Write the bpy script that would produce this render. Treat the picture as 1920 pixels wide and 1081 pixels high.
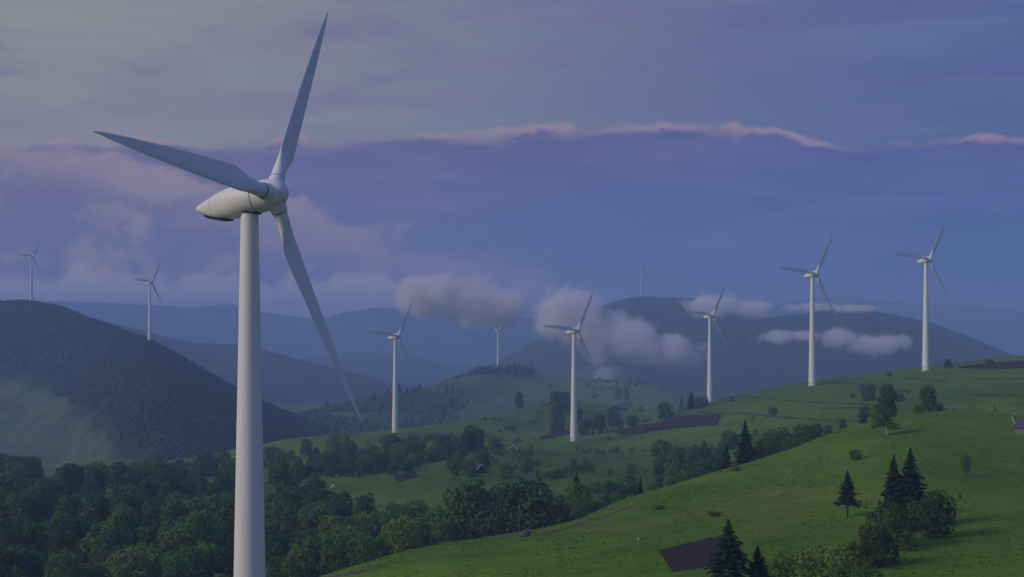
import bpy, math, random
import numpy as np
from mathutils import Matrix, Vector

for o in list(bpy.data.objects):
    bpy.data.objects.remove(o)
S = bpy.context.scene
C = S.collection
R = math.radians
rng = np.random.default_rng(7)
random.seed(7)
F, HY, CX = 2400.0, 640.0, 960.0          # focal length and horizon in units of a 1920 px wide frame


def lin(r, g, b):
    return tuple(((c / 255) / 12.92 if c / 255 <= .04045 else ((c / 255 + .055) / 1.055) ** 2.4) for c in (r, g, b))


# ------------------------------------------------------------------ camera
cam = bpy.data.cameras.new('camera')
cam.sensor_width = 36
cam.lens = 36 * F / 1920
cam.shift_y = (HY - 540.5) / 1920
cam.clip_start, cam.clip_end = .5, 60000
co = bpy.data.objects.new('camera', cam)
co.rotation_euler = (R(90), 0, 0)
C.objects.link(co)
S.camera = co

# ------------------------------------------------------------------ render settings and exposure
S.view_settings.view_transform = 'Standard'
S.view_settings.look = 'None'
S.view_settings.exposure = 0.0
S.view_settings.gamma = 1
S.render.engine = 'CYCLES'
S.cycles.use_denoising = True
S.cycles.max_bounces = 10
S.cycles.diffuse_bounces = 3
S.cycles.volume_bounces = 8
S.cycles.transparent_max_bounces = 8
S.cycles.volume_step_rate = .35
S.cycles.volume_max_steps = 256

# ------------------------------------------------------------------ sun (soft, low, from the left and a little behind)
SUN_AZ, SUN_EL = R(247), R(27)             # clockwise from +Y
sd = Vector((math.sin(SUN_AZ) * math.cos(SUN_EL), math.cos(SUN_AZ) * math.cos(SUN_EL), math.sin(SUN_EL)))
sl = bpy.data.lights.new('sun', 'SUN')
sl.energy = 1.9
sl.angle = R(14)
sl.color = (1.0, .89, .72)
so = bpy.data.objects.new('sun', sl)
so.rotation_euler = sd.to_track_quat('Z', 'Y').to_euler()
C.objects.link(so)


# ------------------------------------------------------------------ node helper
class NT:
    def __init__(s, tree):
        s.t = tree
        tree.nodes.clear()

    def n(s, typ, **kw):
        nd = s.t.nodes.new(typ)
        for k, v in kw.items():
            setattr(nd, k, v)
        return nd

    def link(s, a, b):
        s.t.links.new(a, b)

    def put(s, sock, v):
        if isinstance(v, (int, float)):
            sock.default_value = v
        elif isinstance(v, (tuple, list)):
            sock.default_value = tuple(v) + ((1,) if len(sock.default_value) == 4 and len(v) == 3 else ())
        else:
            s.link(v, sock)

    def m(s, op, a, b=0.0, c=0.0, clamp=False):
        nd = s.n('ShaderNodeMath', operation=op, use_clamp=clamp)
        for i, v in enumerate((a, b, c)):
            s.put(nd.inputs[i], v)
        return nd.outputs[0]

    def mix(s, f, a, b, blend='MIX'):
        nd = s.n('ShaderNodeMix', data_type='RGBA', blend_type=blend)
        s.put(nd.inputs[0], f)
        s.put(nd.inputs[6], a)
        s.put(nd.inputs[7], b)
        return nd.outputs[2]

    def ss(s, x, e0, e1, o0=0.0, o1=1.0):
        nd = s.n('ShaderNodeMapRange', interpolation_type='SMOOTHSTEP')
        for i, v in zip((0, 1, 2, 3, 4), (x, e0, e1, o0, o1)):
            s.put(nd.inputs[i], v)
        return nd.outputs[0]

    def noise(s, vec, scale, detail=4, rough=.55, dist=0.0):
        nd = s.n('ShaderNodeTexNoise')
        s.link(vec, nd.inputs['Vector'])
        nd.inputs['Scale'].default_value = scale
        nd.inputs['Detail'].default_value = detail
        nd.inputs['Roughness'].default_value = rough
        nd.inputs['Distortion'].default_value = dist
        return nd.outputs[0]

    def vec(s, x, y, z):
        nd = s.n('ShaderNodeCombineXYZ')
        for i, v in enumerate((x, y, z)):
            s.put(nd.inputs[i], v)
        return nd.outputs[0]


# ------------------------------------------------------------------ sky
W = bpy.data.worlds.new('World')
S.world = W
W.use_nodes = True
w = NT(W.node_tree)
sep = w.n('ShaderNodeSeparateXYZ')
w.link(w.n('ShaderNodeTexCoord').outputs['Generated'], sep.inputs[0])
X_, Y_, Z_ = sep.outputs
hh = w.m('SQRT', w.m('ADD', w.m('ADD', w.m('MULTIPLY', X_, X_), w.m('MULTIPLY', Y_, Y_)), 1e-6))
T_ = w.m('DIVIDE', Z_, hh)                       # tangent of the elevation
AX = w.m('DIVIDE', X_, hh)                       # -1 west .. 1 east
AY = w.m('DIVIDE', Y_, hh)
cyl = lambda st: w.vec(AX, AY, w.m('MULTIPLY', T_, st))
n_big = w.noise(cyl(2.2), 3.2, 5, .55, .3)
n_mid = w.noise(cyl(2.6), 9, 7, .6, .35)
n_fine = w.noise(cyl(3.0), 26, 6, .6, .2)
n_str = w.noise(cyl(9.0), 5, 6, .55, .4)
east = w.ss(AX, -.40, .42)
sky = w.n('ShaderNodeTexSky', sky_type='NISHITA', sun_disc=False, sun_elevation=SUN_EL, sun_rotation=SUN_AZ,
          altitude=600, air_density=1.0, dust_density=1.0, ozone_density=2.5)
nishita = w.mix(1.0, sky.outputs[0], (.05, .05, .05), 'MULTIPLY')
n_edge = w.noise(cyl(1.5), 13, 8, .64, .25)
n_wisp = w.noise(cyl(5.5), 7.5, 8, .6, .6)
n_lump = w.noise(cyl(1.8), 6.0, 6, .58, .3)
# thin high overcast veils the clear sky
veil = w.mix(east, lin(158, 156, 150), lin(78, 96, 152))
veil = w.mix(w.ss(n_wisp, .40, .66, 0, .75), veil, w.mix(east, lin(150, 136, 146), lin(98, 100, 160)))
veil = w.mix(w.ss(n_str, .50, .72, 0, .6), veil, w.mix(east, lin(164, 162, 156), lin(100, 118, 166)))
veil = w.mix(w.ss(T_, .3, 1.1), veil, lin(100, 126, 200))
upper = w.mix(.88, nishita, veil)
# bank of cloud with a ragged lit top
edge = w.m('ADD', w.m('MULTIPLY_ADD', w.m('MULTIPLY', AX, AX), -.12, .1625), w.m('ADD', w.m('MULTIPLY', w.m('SUBTRACT', n_big, .5), .06), w.m('MULTIPLY', w.m('SUBTRACT', n_edge, .5), .038)))
dpt = w.m('SUBTRACT', edge, T_)                  # depth below the top of the bank
bank_top = w.mix(east, lin(110, 103, 142), lin(76, 84, 143))
bank_low = w.mix(east, lin(110, 112, 158), lin(66, 88, 154))
bank = w.mix(w.ss(dpt, .0, .075), bank_top, bank_low)
bank = w.mix(w.ss(n_wisp, .42, .68, 0, .6), bank, w.mix(east, lin(136, 118, 150), lin(92, 108, 176)))
bank = w.mix(w.m('MULTIPLY', w.ss(n_lump, .50, .66), w.ss(dpt, .05, .01, 0, .55)), bank, w.mix(east, lin(150, 122, 150), lin(98, 96, 160)))
# heaped cloud on the left, its top stepping down to the right
e2 = w.m('ADD', w.m('MAXIMUM', w.m('MINIMUM', w.m('MULTIPLY_ADD', AX, -.26, .062), .16), .012), w.m('ADD', w.m('MULTIPLY', w.m('SUBTRACT', n_lump, .5), .09), w.m('MULTIPLY', w.m('SUBTRACT', n_edge, .5), .09)))
d2 = w.m('SUBTRACT', e2, T_)
heap = w.mix(w.ss(d2, .0, .05), w.mix(east, lin(176, 148, 154), lin(120, 118, 168)), w.mix(east, lin(118, 108, 146), lin(72, 98, 166)))
heap = w.mix(w.ss(n_edge, .46, .62, 0, .9), heap, w.mix(east, lin(176, 152, 150), lin(112, 116, 170)))
bank = w.mix(w.m('MULTIPLY', w.ss(d2, -.002, .014), .85), bank, heap)
rim = w.m('MULTIPLY', w.ss(w.m('ABSOLUTE', w.m('SUBTRACT', dpt, .002)), .0055, .0), w.ss(n_edge, .38, .58))
col = w.mix(w.ss(dpt, -.003, .008), upper, bank)
col = w.mix(w.m('MULTIPLY', rim, .5), col, w.mix(east, lin(190, 165, 155), lin(205, 160, 155)))
# a few small stray clouds higher up
stray = w.m('MULTIPLY', w.ss(w.noise(cyl(3.4), 6.5, 6, .6, .2), .58, .70), w.ss(dpt, -.015, -.05))
col = w.mix(w.m('MULTIPLY', stray, .45), col, w.mix(east, lin(118, 92, 146), lin(92, 84, 148)))
# low cumulus along the far hills
low = w.m('MULTIPLY', w.ss(w.m('ADD', T_, w.m('MULTIPLY', n_edge, -.07)), .016, .004), w.ss(AX, .12, -.12))
col = w.mix(w.m('MULTIPLY', low, .85), col, lin(206, 184, 192))
bg = w.n('ShaderNodeBackground')
w.link(col, bg.inputs[0])
bg.inputs[1].default_value = .96
out = w.n('ShaderNodeOutputWorld')
w.link(bg.outputs[0], out.inputs[0])


# ------------------------------------------------------------------ object helpers
def tag(o, label=None, cat=None, group=None, kind=None):
    for k, v in (('label', label), ('category', cat), ('group', group), ('kind', kind)):
        if v:
            o[k] = v
    return o


def mesh_np(name, verts, faces, smooth=False):
    """verts (n,3) array, faces list or (m,k) array"""
    me = bpy.data.meshes.new(name)
    verts = np.asarray(verts, np.float32)
    if isinstance(faces, np.ndarray):
        m, k = faces.shape
        me.vertices.add(len(verts))
        me.vertices.foreach_set('co', verts.ravel())
        me.loops.add(m * k)
        me.loops.foreach_set('vertex_index', faces.astype(np.int32).ravel())
        me.polygons.add(m)
        me.polygons.foreach_set('loop_start', np.arange(0, m * k, k, dtype=np.int32))
        me.polygons.foreach_set('loop_total', np.full(m, k, np.int32))
        me.update(calc_edges=True)
    else:
        me.from_pydata(verts.tolist(), [], faces)
        me.update()
    if smooth:
        me.polygons.foreach_set('use_smooth', np.ones(len(me.polygons), bool))
    return me


def obj(name, me, mat=None, parent=None, loc=(0, 0, 0), rz=0.0, sc=None):
    o = bpy.data.objects.new(name, me)
    C.objects.link(o)
    o.location = loc
    o.rotation_euler = (0, 0, rz)
    if sc is not None:
        o.scale = sc
    if parent is not None:
        o.parent = parent
    if mat is not None:
        if not me.materials:
            me.materials.append(mat)
        elif me.materials[0] is not mat:
            o.material_slots[0].link = 'OBJECT'
            o.material_slots[0].material = mat
    return o


class MB:
    """collects shapes for one mesh"""
    def __init__(s):
        s.v, s.f = [], []

    def add(s, v, f):
        k = len(s.v)
        s.v += [tuple(p) for p in v]
        s.f += [tuple(i + k for i in q) for q in f]
        return s

    def loft(s, rings, cap=True, closed=True):
        n = len(rings[0])
        f = []
        for i in range(len(rings) - 1):
            for j in range(n if closed else n - 1):
                a, b = i * n + j, i * n + (j + 1) % n
                f.append((a, b, b + n, a + n))
        if cap:
            f.append(tuple(range(n - 1, -1, -1)))
            k = (len(rings) - 1) * n
            f.append(tuple(k + j for j in range(n)))
        return s.add([p for r_ in rings for p in r_], f)

    def box(s, c, d, rz=0.0):
        x, y, z = (q / 2 for q in d)
        cs, sn = math.cos(rz), math.sin(rz)
        v = [(c[0] + a * x * cs - b * y * sn, c[1] + a * x * sn + b * y * cs, c[2] + e * z) for e in (-1, 1) for a, b in ((-1, -1), (1, -1), (1, 1), (-1, 1))]
        return s.add(v, [(3, 2, 1, 0), (4, 5, 6, 7), (0, 1, 5, 4), (1, 2, 6, 5), (2, 3, 7, 6), (3, 0, 4, 7)])

    def tube(s, pts, rad, n=8):
        pts = [Vector(p) for p in pts]
        rings = []
        for i, p in enumerate(pts):
            d = (pts[min(i + 1, len(pts) - 1)] - pts[max(i - 1, 0)]).normalized()
            a = d.orthogonal().normalized() if abs(d.z) < .95 else Vector((1, 0, 0)) - d * d.x
            a.normalize()
            b = d.cross(a)
            r_ = rad[i] if isinstance(rad, (list, tuple)) else rad
            rings.append([p + (a * math.cos(k * 2 * math.pi / n) + b * math.sin(k * 2 * math.pi / n)) * r_ for k in range(n)])
        return s.loft(rings)

    def mesh(s, name, smooth=False, angle=None):
        me = bpy.data.meshes.new(name)
        me.from_pydata(s.v, [], s.f)
        me.update()
        if smooth:
            me.polygons.foreach_set('use_smooth', np.ones(len(me.polygons), bool))
            if angle:
                me.set_sharp_from_angle(angle=R(angle))
        return me


# ------------------------------------------------------------------ materials
def mat_new(name, fn, rough=.9, spec=.2):
    m = bpy.data.materials.new(name)
    m.use_nodes = True
    t = NT(m.node_tree)
    p = t.n('ShaderNodeBsdfPrincipled')
    o = t.n('ShaderNodeOutputMaterial')
    t.link(p.outputs[0], o.inputs[0])
    p.inputs['Roughness'].default_value = rough
    p.inputs['Specular IOR Level'].default_value = spec
    fn(t, p)
    return m


def pos(t):
    return t.n('ShaderNodeNewGeometry').outputs['Position']


def bump(t, p, h, strength, dist):
    b = t.n('ShaderNodeBump')
    b.inputs['Strength'].default_value = strength
    b.inputs['Distance'].default_value = dist
    t.link(h, b.inputs['Height'])
    t.link(b.outputs[0], p.inputs['Normal'])


def flat(name, c, rough=.8, spec=.2, var=.15, scale=1.5):
    def fn(t, p):
        n = t.noise(t.n('ShaderNodeTexCoord').outputs['Object'], scale, 5)
        t.link(t.mix(t.ss(n, .3, .7), tuple(x * (1 - var) for x in c), tuple(x * (1 + var) for x in c)), p.inputs['Base Color'])
    return mat_new(name, fn, rough, spec)


def grass_mat(name, a, b, c, s=1.0, bscale=1.0):
    def fn(t, p):
        P = pos(t)
        n1 = t.noise(P, .014 * s, 4, .55, .4)
        n2 = t.noise(P, .05 * s, 5, .6, .5)
        n3 = t.noise(P, .5 * s, 6, .7)
        n5 = t.noise(P, .02 * s, 3, .5, .8)
        mp = t.n('ShaderNodeMapping')
        t.link(P, mp.inputs[0])
        mp.inputs['Scale'].default_value = (.30, 1.2, 1)
        mp.inputs['Rotation'].default_value = (0, 0, R(12))
        n4 = t.noise(mp.outputs[0], .55 * s, 5, .65)
        k = t.mix(t.ss(n1, .36, .60), a, b)
        k = t.mix(t.ss(n5, .50, .70, 0, .75), k, c)
        k = t.mix(t.ss(n2, .50, .72, 0, .40), k, c)
        k = t.mix(t.ss(n2, .46, .28, 0, .45), k, tuple(x * y for x, y in zip(a, (.55, .70, .7))))
        k = t.mix(t.ss(n4, .38, .68, 0, .50), k, tuple(x * .55 for x in a))
        k = t.mix(t.ss(n3, .48, .72, 0, .40), k, tuple(x * 1.45 for x in b))
        t.link(k, p.inputs['Base Color'])
        bump(t, p, t.m('ADD', n3, t.m('MULTIPLY', n4, 1.4)), .9, .6 * bscale)
    return mat_new(name, fn, 1.0, .05)


def leaf_mat(name, a, b, thru=.25):
    def fn(t, p):
        P = pos(t)
        n = t.m('ADD', t.m('MULTIPLY', t.noise(P, .45, 3, .6), .5), t.m('MULTIPLY', t.noise(P, .045, 3, .6), .5))
        rnd = t.n('ShaderNodeObjectInfo').outputs['Random']
        k = t.mix(t.ss(n, .36, .64), a, b)
        k = t.mix(t.m('MULTIPLY', rnd, .7), k, tuple(x * y for x, y in zip(b, (1.35, 1.2, .8))))
        t.link(k, p.inputs['Base Color'])
        tr_ = t.n('ShaderNodeBsdfTranslucent')
        t.link(k, tr_.inputs[0])
        mx = t.n('ShaderNodeMixShader')
        mx.inputs[0].default_value = thru
        t.link(p.outputs[0], mx.inputs[1])
        t.link(tr_.outputs[0], mx.inputs[2])
        out_ = [q for q in t.t.nodes if q.type == 'OUTPUT_MATERIAL'][0]
        t.link(mx.outputs[0], out_.inputs[0])
    return mat_new(name, fn, .9, .08)


M = {}
M['meadow'] = grass_mat('meadow_grass', (.084, .175, .012), (.132, .232, .016), (.195, .200, .034))
M['pasture'] = grass_mat('pasture_grass', (.078, .148, .018), (.130, .208, .024), (.058, .098, .020), .5, 1.6)
M['hill'] = grass_mat('hill_grass', (.078, .145, .028), (.125, .200, .036), (.038, .070, .022), .35, 2.5)
M['wooded'] = grass_mat('wooded_slope', (.018, .034, .016), (.026, .044, .018), (.016, .028, .014), .3, 6)
def left_fn(t, p):
    P = pos(t)
    sp = t.n('ShaderNodeSeparateXYZ')
    t.link(P, sp.inputs[0])
    n1 = t.noise(P, .006, 5, .6, .4)
    n2 = t.noise(P, .03, 5, .65)
    q = t.m('ADD', t.m('ADD', sp.outputs[2], t.m('MULTIPLY', sp.outputs[0], .152)), 171.0)
    past = t.m('ADD', t.ss(q, 16, -26, 0, 1.0), t.m('MULTIPLY', t.m('SUBTRACT', n1, .5), 1.6))
    wd = t.mix(t.ss(n2, .35, .65), (.020, .038, .018), (.030, .050, .022))
    gr = t.mix(t.ss(n2, .35, .65), (.055, .090, .038), (.105, .135, .050))
    t.link(t.mix(t.ss(past, .35, .95), wd, gr), p.inputs['Base Color'])
    bump(t, p, n2, .6, 5)


M['left'] = mat_new('left_slope', left_fn, 1, .05)
M['far'] = grass_mat('far_slope', (.022, .038, .018), (.040, .058, .026), (.018, .030, .016), .12, 10)
M['bank'] = grass_mat('bank_grass', (.045, .090, .022), (.060, .110, .026), (.036, .070, .022), 1, 1)
M['soil'] = None


def soil_fn(t, p):
    P = pos(t)
    mp = t.n('ShaderNodeMapping')
    t.link(P, mp.inputs[0])
    mp.inputs['Rotation'].default_value = (0, 0, R(-62))
    wv = t.n('ShaderNodeTexWave')
    t.link(mp.outputs[0], wv.inputs[0])
    wv.inputs['Scale'].default_value = .55
    wv.inputs['Distortion'].default_value = 1.5
    n = t.noise(P, .9, 6, .7)
    k = t.mix(t.ss(n, .3, .7), (.058, .043, .036), (.090, .066, .054))
    t.link(k, p.inputs['Base Color'])
    bump(t, p, t.m('ADD', wv.outputs[1], n), 1.0, .5)


M['soil'] = mat_new('ploughed_soil', soil_fn, 1, .05)
M['leaf_dark'] = leaf_mat('leaf_dark', (.034, .076, .026), (.070, .130, .038))
M['leaf_mid'] = leaf_mat('leaf_mid', (.060, .125, .030), (.105, .185, .044))
M['leaf_light'] = leaf_mat('leaf_light', (.100, .185, .034), (.145, .235, .046))
M['leaf_brown'] = leaf_mat('leaf_brown', (.046, .062, .024), (.078, .090, .034))
M['far_wood'] = leaf_mat('far_wood', (.024, .044, .020), (.034, .056, .025))
M['needle'] = leaf_mat('needle', (.014, .030, .016), (.022, .044, .020), .1)
M['bark'] = flat('bark', (.050, .042, .034), .95, .1, .3, 3)


def paint_fn(t, p):
    co_ = t.n('ShaderNodeTexCoord').outputs['Object']
    mp = t.n('ShaderNodeMapping')
    t.link(co_, mp.inputs[0])
    mp.inputs['Scale'].default_value = (1, 1, .07)
    n = t.noise(mp.outputs[0], 1.1, 6, .65)
    n2 = t.noise(co_, .12, 3)
    k = t.mix(t.ss(n, .45, .75, 0, .30), (.76, .74, .69), (.60, .59, .56))
    k = t.mix(t.ss(n2, .4, .7, 0, .25), k, (.66, .65, .62))
    t.link(k, p.inputs['Base Color'])
    t.link(t.ss(n, .3, .7, .42, .60), p.inputs['Roughness'])


M['paint'] = mat_new('white_paint', paint_fn, .5, .35)
M['seal'] = flat('dark_rubber', (.022, .024, .028), .6, .3)
M['grate'] = flat('dark_vent', (.012, .013, .017), .7, .2)


# ------------------------------------------------------------------ terrain: height as a function of place
def value_noise(x, y, seed=0):
    r = np.random.default_rng(seed)
    tab = r.random((256, 256))
    xi, yi = np.floor(x).astype(int), np.floor(y).astype(int)
    fx, fy = x - xi, y - yi
    fx, fy = fx * fx * (3 - 2 * fx), fy * fy * (3 - 2 * fy)
    g = lambda i, j: tab[i % 256, j % 256]
    return (g(xi, yi) * (1 - fx) + g(xi + 1, yi) * fx) * (1 - fy) + (g(xi, yi + 1) * (1 - fx) + g(xi + 1, yi + 1) * fx) * fy - .5


def fbm(x, y, wl, octs=4, seed=0, gain=.5):
    v, a = 0, 1.0
    for k in range(octs):
        v = v + a * value_noise(x / wl + 17.3 * k, y / wl - 9.1 * k, seed + k)
        wl /= 2.03
        a *= gain
    return v


class TPS:
    """smooth surface through surveyed points (tangent of azimuth, log distance) -> height"""
    def __init__(s, pts, lam=2e-3, k=1.6):
        a = np.array([((px - CX) / F * 2.2, math.log(D) * k) for px, z, D in pts])
        zv = np.array([z for px, z, D in pts])
        n = len(a)
        d = np.linalg.norm(a[:, None] - a[None], axis=2)
        K = np.where(d > 0, d * d * np.log(d + 1e-12), 0) + lam * np.eye(n)
        P = np.c_[np.ones(n), a]
        A = np.zeros((n + 3, n + 3))
        A[:n, :n], A[:n, n:], A[n:, :n] = K, P, P.T
        s.w = np.linalg.solve(A, np.r_[zv, 0, 0, 0])
        s.a, s.k = a, k

    def __call__(s, X, Y):
        q = np.stack([X / Y * 2.2, np.log(Y) * s.k], -1).reshape(-1, 2)
        o = np.empty(len(q))
        for i in range(0, len(q), 60000):
            d = np.linalg.norm(q[i:i + 60000, None] - s.a[None], axis=2)
            o[i:i + 60000] = np.where(d > 0, d * d * np.log(d + 1e-12), 0) @ s.w[:-3] + s.w[-3] + q[i:i + 60000] @ s.w[-2:]
        return o.reshape(X.shape)


def P(px, py, D):                      # a surveyed point seen at (px, py) at distance D
    return (px, (HY - py) / F * D, D)


def Zp(px, z, D):                      # a point whose height is given
    return (px, z, D)


near_pts = [
    Zp(-200, -82, 250), Zp(-200, -84, 500), Zp(200, -76, 300), Zp(200, -78, 150), Zp(468, -69.3, 190), Zp(400, -66, 240), Zp(420, -72, 330),
    Zp(960, -50, 120), Zp(1700, -42, 120), Zp(2200, -38, 120), Zp(960, -62, 30), Zp(2200, -50, 30), Zp(200, -74, 60),
    P(600, 1083, 300), Zp(600, -66, 350), Zp(600, -62, 240), Zp(500, -62, 300),
    P(800, 1081, 268), P(800, 1052, 300), P(800, 1029, 330), Zp(800, -62, 375), Zp(800, -74, 440),
    P(1000, 1081, 250), P(1000, 1040, 290), P(1000, 1000, 335), Zp(1000, -60, 385), Zp(1000, -74, 460),
    P(1200, 1081, 235), P(1200, 1000, 300), P(1200, 930, 380), Zp(1200, -56, 430), Zp(1200, -72, 510),
    P(1400, 1081, 220), P(1400, 1000, 280), P(1400, 920, 352), P(1400, 867, 415), Zp(1400, -46, 460), Zp(1400, -60, 540),
    P(1550, 1081, 215), P(1550, 950, 315), P(1550, 860, 400), P(1550, 812, 445), Zp(1550, -37, 500), Zp(1550, -52, 600),
    P(1700, 1081, 212), P(1700, 1000, 262), P(1700, 900, 338), P(1700, 830, 402), P(1700, 774, 480), Zp(1700, -34, 550), Zp(1700, -50, 680),
    P(1920, 1081, 205), P(1920, 950, 290), P(1920, 850, 385), P(1920, 778, 480), Zp(1920, -33, 550), Zp(1920, -48, 680),
    P(2200, 1000, 260), P(2200, 800, 480), Zp(2200, -50, 700), Zp(1400, -110, 1200), Zp(600, -110, 1000), Zp(2000, -110, 1300), Zp(0, -110, 900),
]
mid_pts = [
    # valley on the left and centre
    Zp(-250, -74, 300), Zp(100, -74, 300), Zp(-250, -80, 600), Zp(100, -74, 420), Zp(350, -72, 420), Zp(550, -75, 450), Zp(100, -78, 620), Zp(300, -79, 660), Zp(-100, -84, 800),
    Zp(200, -92, 850), Zp(350, -92, 900), Zp(0, -104, 1000), Zp(300, -128, 1300), Zp(-250, -110, 1100), Zp(-100, -150, 1600), Zp(440, -100, 1050),
    Zp(800, -76, 480), Zp(1000, -75, 500), Zp(1200, -72, 540), Zp(1400, -62, 600), Zp(1600, -58, 600), Zp(1900, -52, 600), Zp(700, -75, 300), Zp(1300, -70, 300), Zp(2000, -70, 300),
    P(500, 938, 640), P(600, 925, 650), P(700, 908, 680), P(880, 868, 745), P(600, 895, 740), P(740, 880, 790), P(850, 850, 860),
    # centre meadow and its crest
    P(500, 833, 1100), P(600, 817, 1130), P(741, 809.5, 1157), P(850, 790, 1250), P(930, 770, 1350), P(1000, 753, 1450), P(1045, 749, 1500),
    P(560, 845, 1000), P(740, 845, 950), P(850, 815, 1080), P(1000, 788, 1260), P(1000, 818, 1020),
    Zp(500, -104, 1250), Zp(600, -104, 1300), Zp(741, -102, 1330), Zp(850, -100, 1440), Zp(930, -95, 1550), Zp(1000, -88, 1650), Zp(1045, -86, 1700), Zp(600, -150, 1800), Zp(900, -140, 2100),
    # right hill and its crest
    P(1076, 820.5, 1007), P(1140, 812, 1060), P(1200, 796, 1130), P(1290, 771, 1230), P(1331, 754, 1269), P(1380, 740, 1180), P(1450, 727, 1070), P(1523, 718.5, 997), P(1640, 704, 1000),
    P(1736, 693.5, 1002), P(1800, 686, 980), P(1920, 675, 950), P(2150, 660, 950),
    P(1500, 770, 800), P(1700, 740, 810), P(1900, 730, 790), P(1350, 800, 930), P(1300, 850, 720), P(1150, 855, 830), P(1000, 868, 760), P(962, 846, 805), P(1000, 915, 610), P(1450, 815, 680), P(1900, 760, 640), P(1700, 768, 680),
    Zp(1140, -84, 1250), Zp(1200, -84, 1320), Zp(1290, -80, 1400), Zp(1331, -74, 1420), Zp(1450, -62, 1350), Zp(1523, -52, 1300), Zp(1736, -42, 1300), Zp(1920, -34, 1280), Zp(2150, -30, 1300),
    Zp(1331, -130, 1800), Zp(1523, -130, 1800), Zp(1736, -120, 1800), Zp(1920, -110, 1800), Zp(2150, -110, 1800), Zp(1100, -105, 1700),
    Zp(960, -80, 100), Zp(2000, -80, 100), Zp(0, -80, 100), Zp(960, -80, 30), Zp(0, -80, 30), Zp(2000, -80, 30),
]
near_f, mid_f = TPS(near_pts), TPS(mid_pts)


class Ridge:
    """a hill: crest seen at (px, py) at distance D, falling away in front over wf metres and behind over wb"""
    def __init__(s, pts, base, wf, wb, amp=6, wl=300, seed=1, pw=1.0, crest_smooth=.005):
        a = np.array(pts, float)
        u0 = (a[:, 0] - CX) / F
        s.u = np.linspace(u0[0], u0[-1], 900)
        sg = max(1.0, crest_smooth / (s.u[1] - s.u[0]))
        kx = np.arange(-int(3 * sg), int(3 * sg) + 1)
        kr = np.exp(-.5 * (kx / sg) ** 2)
        kr /= kr.sum()
        sm = lambda q, f_: np.convolve(np.pad(np.interp(s.u, u0, q), len(kx) // 2, 'edge'), kr, 'valid') if f_ else np.interp(s.u, u0, q)
        kr_z = kr
        s.D = sm(a[:, 2], True)
        s.D = np.convolve(np.pad(s.D, 60, 'edge'), np.hanning(121) / np.hanning(121).sum(), 'valid')
        s.z = sm((HY - a[:, 1]) / F, sg < 4 or True) * s.D
        s.base, s.wf, s.wb, s.amp, s.wl, s.seed, s.pw = base, wf, wb, amp, wl, seed, pw

    def __call__(s, X, Y):
        u = X / Y
        zc, Dc = np.interp(u, s.u, s.z), np.interp(u, s.u, s.D)
        wob = fbm(X, Y, s.wl * 1.7, 3, s.seed + 40)
        t = np.where(Y < Dc, (Dc - Y) / (s.wf * (1 + .5 * wob)), (Y - Dc) / s.wb)
        t = np.clip(t, 0, 1) ** s.pw
        g = .5 + .5 * np.cos(np.pi * t)
        n = fbm(X, Y, s.wl, 5, s.seed)
        spur = np.abs(fbm(X, Y, s.wl * 1.3, 3, s.seed + 9))
        k = np.sin(np.pi * np.clip(t, 0, 1))
        return s.base + (zc - s.base) * g + s.amp * n * (.20 + k) - s.amp * 1.6 * spur * k


middle_f = Ridge([(300, 880, 1500), (400, 845, 1580), (440, 828, 1620), (500, 799, 1750), (560, 783, 1830), (600, 772, 1900), (700, 748, 2100), (800, 725, 2300), (870, 704, 2500), (930, 694.5, 2618),
                  (1000, 697, 2600), (1040, 705, 2560), (1100, 708, 2500), (1200, 716, 2400), (1250, 728, 2350), (1320, 746, 2300), (1420, 790, 2300), (1600, 850, 2300)], -150, 1150, 700, 14, 260, 3, .8)
left_f = Ridge([(-500, 590, 2600), (-200, 560, 2550), (0, 566, 2500), (59, 563, 2464), (110, 575, 2400), (180, 602, 2200), (240, 625, 2000), (281, 637, 1862), (350, 676, 1790), (420, 716, 1740), (480, 748, 1720),
                (560, 784, 1720), (640, 815, 1720), (800, 860, 1720)], -165, 950, 700, 16, 330, 12, .9)

NA, ND = 620, 540
U = np.linspace(-.62, .62, NA)
DD = np.exp(np.linspace(math.log(24), math.log(3100), ND))
GX, GY = U[None] * DD[:, None], np.repeat(DD[:, None], NA, 1)
layers = []
zn = near_f(GX, GY)
fade = np.clip((GY - 150) / 120, .3, 1)
zn = zn + .95 * fbm(GX, GY, 24, 4, 5) * fade + 2.4 * fbm(GX, GY, 80, 2, 6) * fade
zn = np.where(GY > 760, -400, zn)
zm = mid_f(GX, GY) + 1.5 * fbm(GX, GY, 40, 4, 8) + 4.5 * fbm(GX, GY, 130, 2, 9) * np.clip((GY - 350) / 300, .3, 1)
zm = np.where(GY > 2200, -400, zm)
layers = np.stack([zn, zm, np.where(GY < 1150, -400, middle_f(GX, GY)), np.where(GY < 820, -400, left_f(GX, GY))])
HZ = layers.max(0)
OWN = layers.argmax(0)
HZ = np.maximum(HZ, -172 + 2 * fbm(GX, GY, 200, 3, 30))
LU0, LUS = U[0], (U[-1] - U[0]) / (NA - 1)
LD0, LDS = math.log(24), math.log(3100 / 24) / (ND - 1)


def ground(x, y):
    x, y = np.asarray(x, float), np.asarray(y, float)
    i = np.clip((np.log(y) - LD0) / LDS, 0, ND - 1.001)
    j = np.clip((x / y - LU0) / LUS, 0, NA - 1.001)
    i0, j0 = i.astype(int), j.astype(int)
    a, b = i - i0, j - j0
    return (HZ[i0, j0] * (1 - b) + HZ[i0, j0 + 1] * b) * (1 - a) + (HZ[i0 + 1, j0] * (1 - b) + HZ[i0 + 1, j0 + 1] * b) * a


RAYD = np.exp(np.linspace(math.log(80), math.log(3050), 1600))


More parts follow.
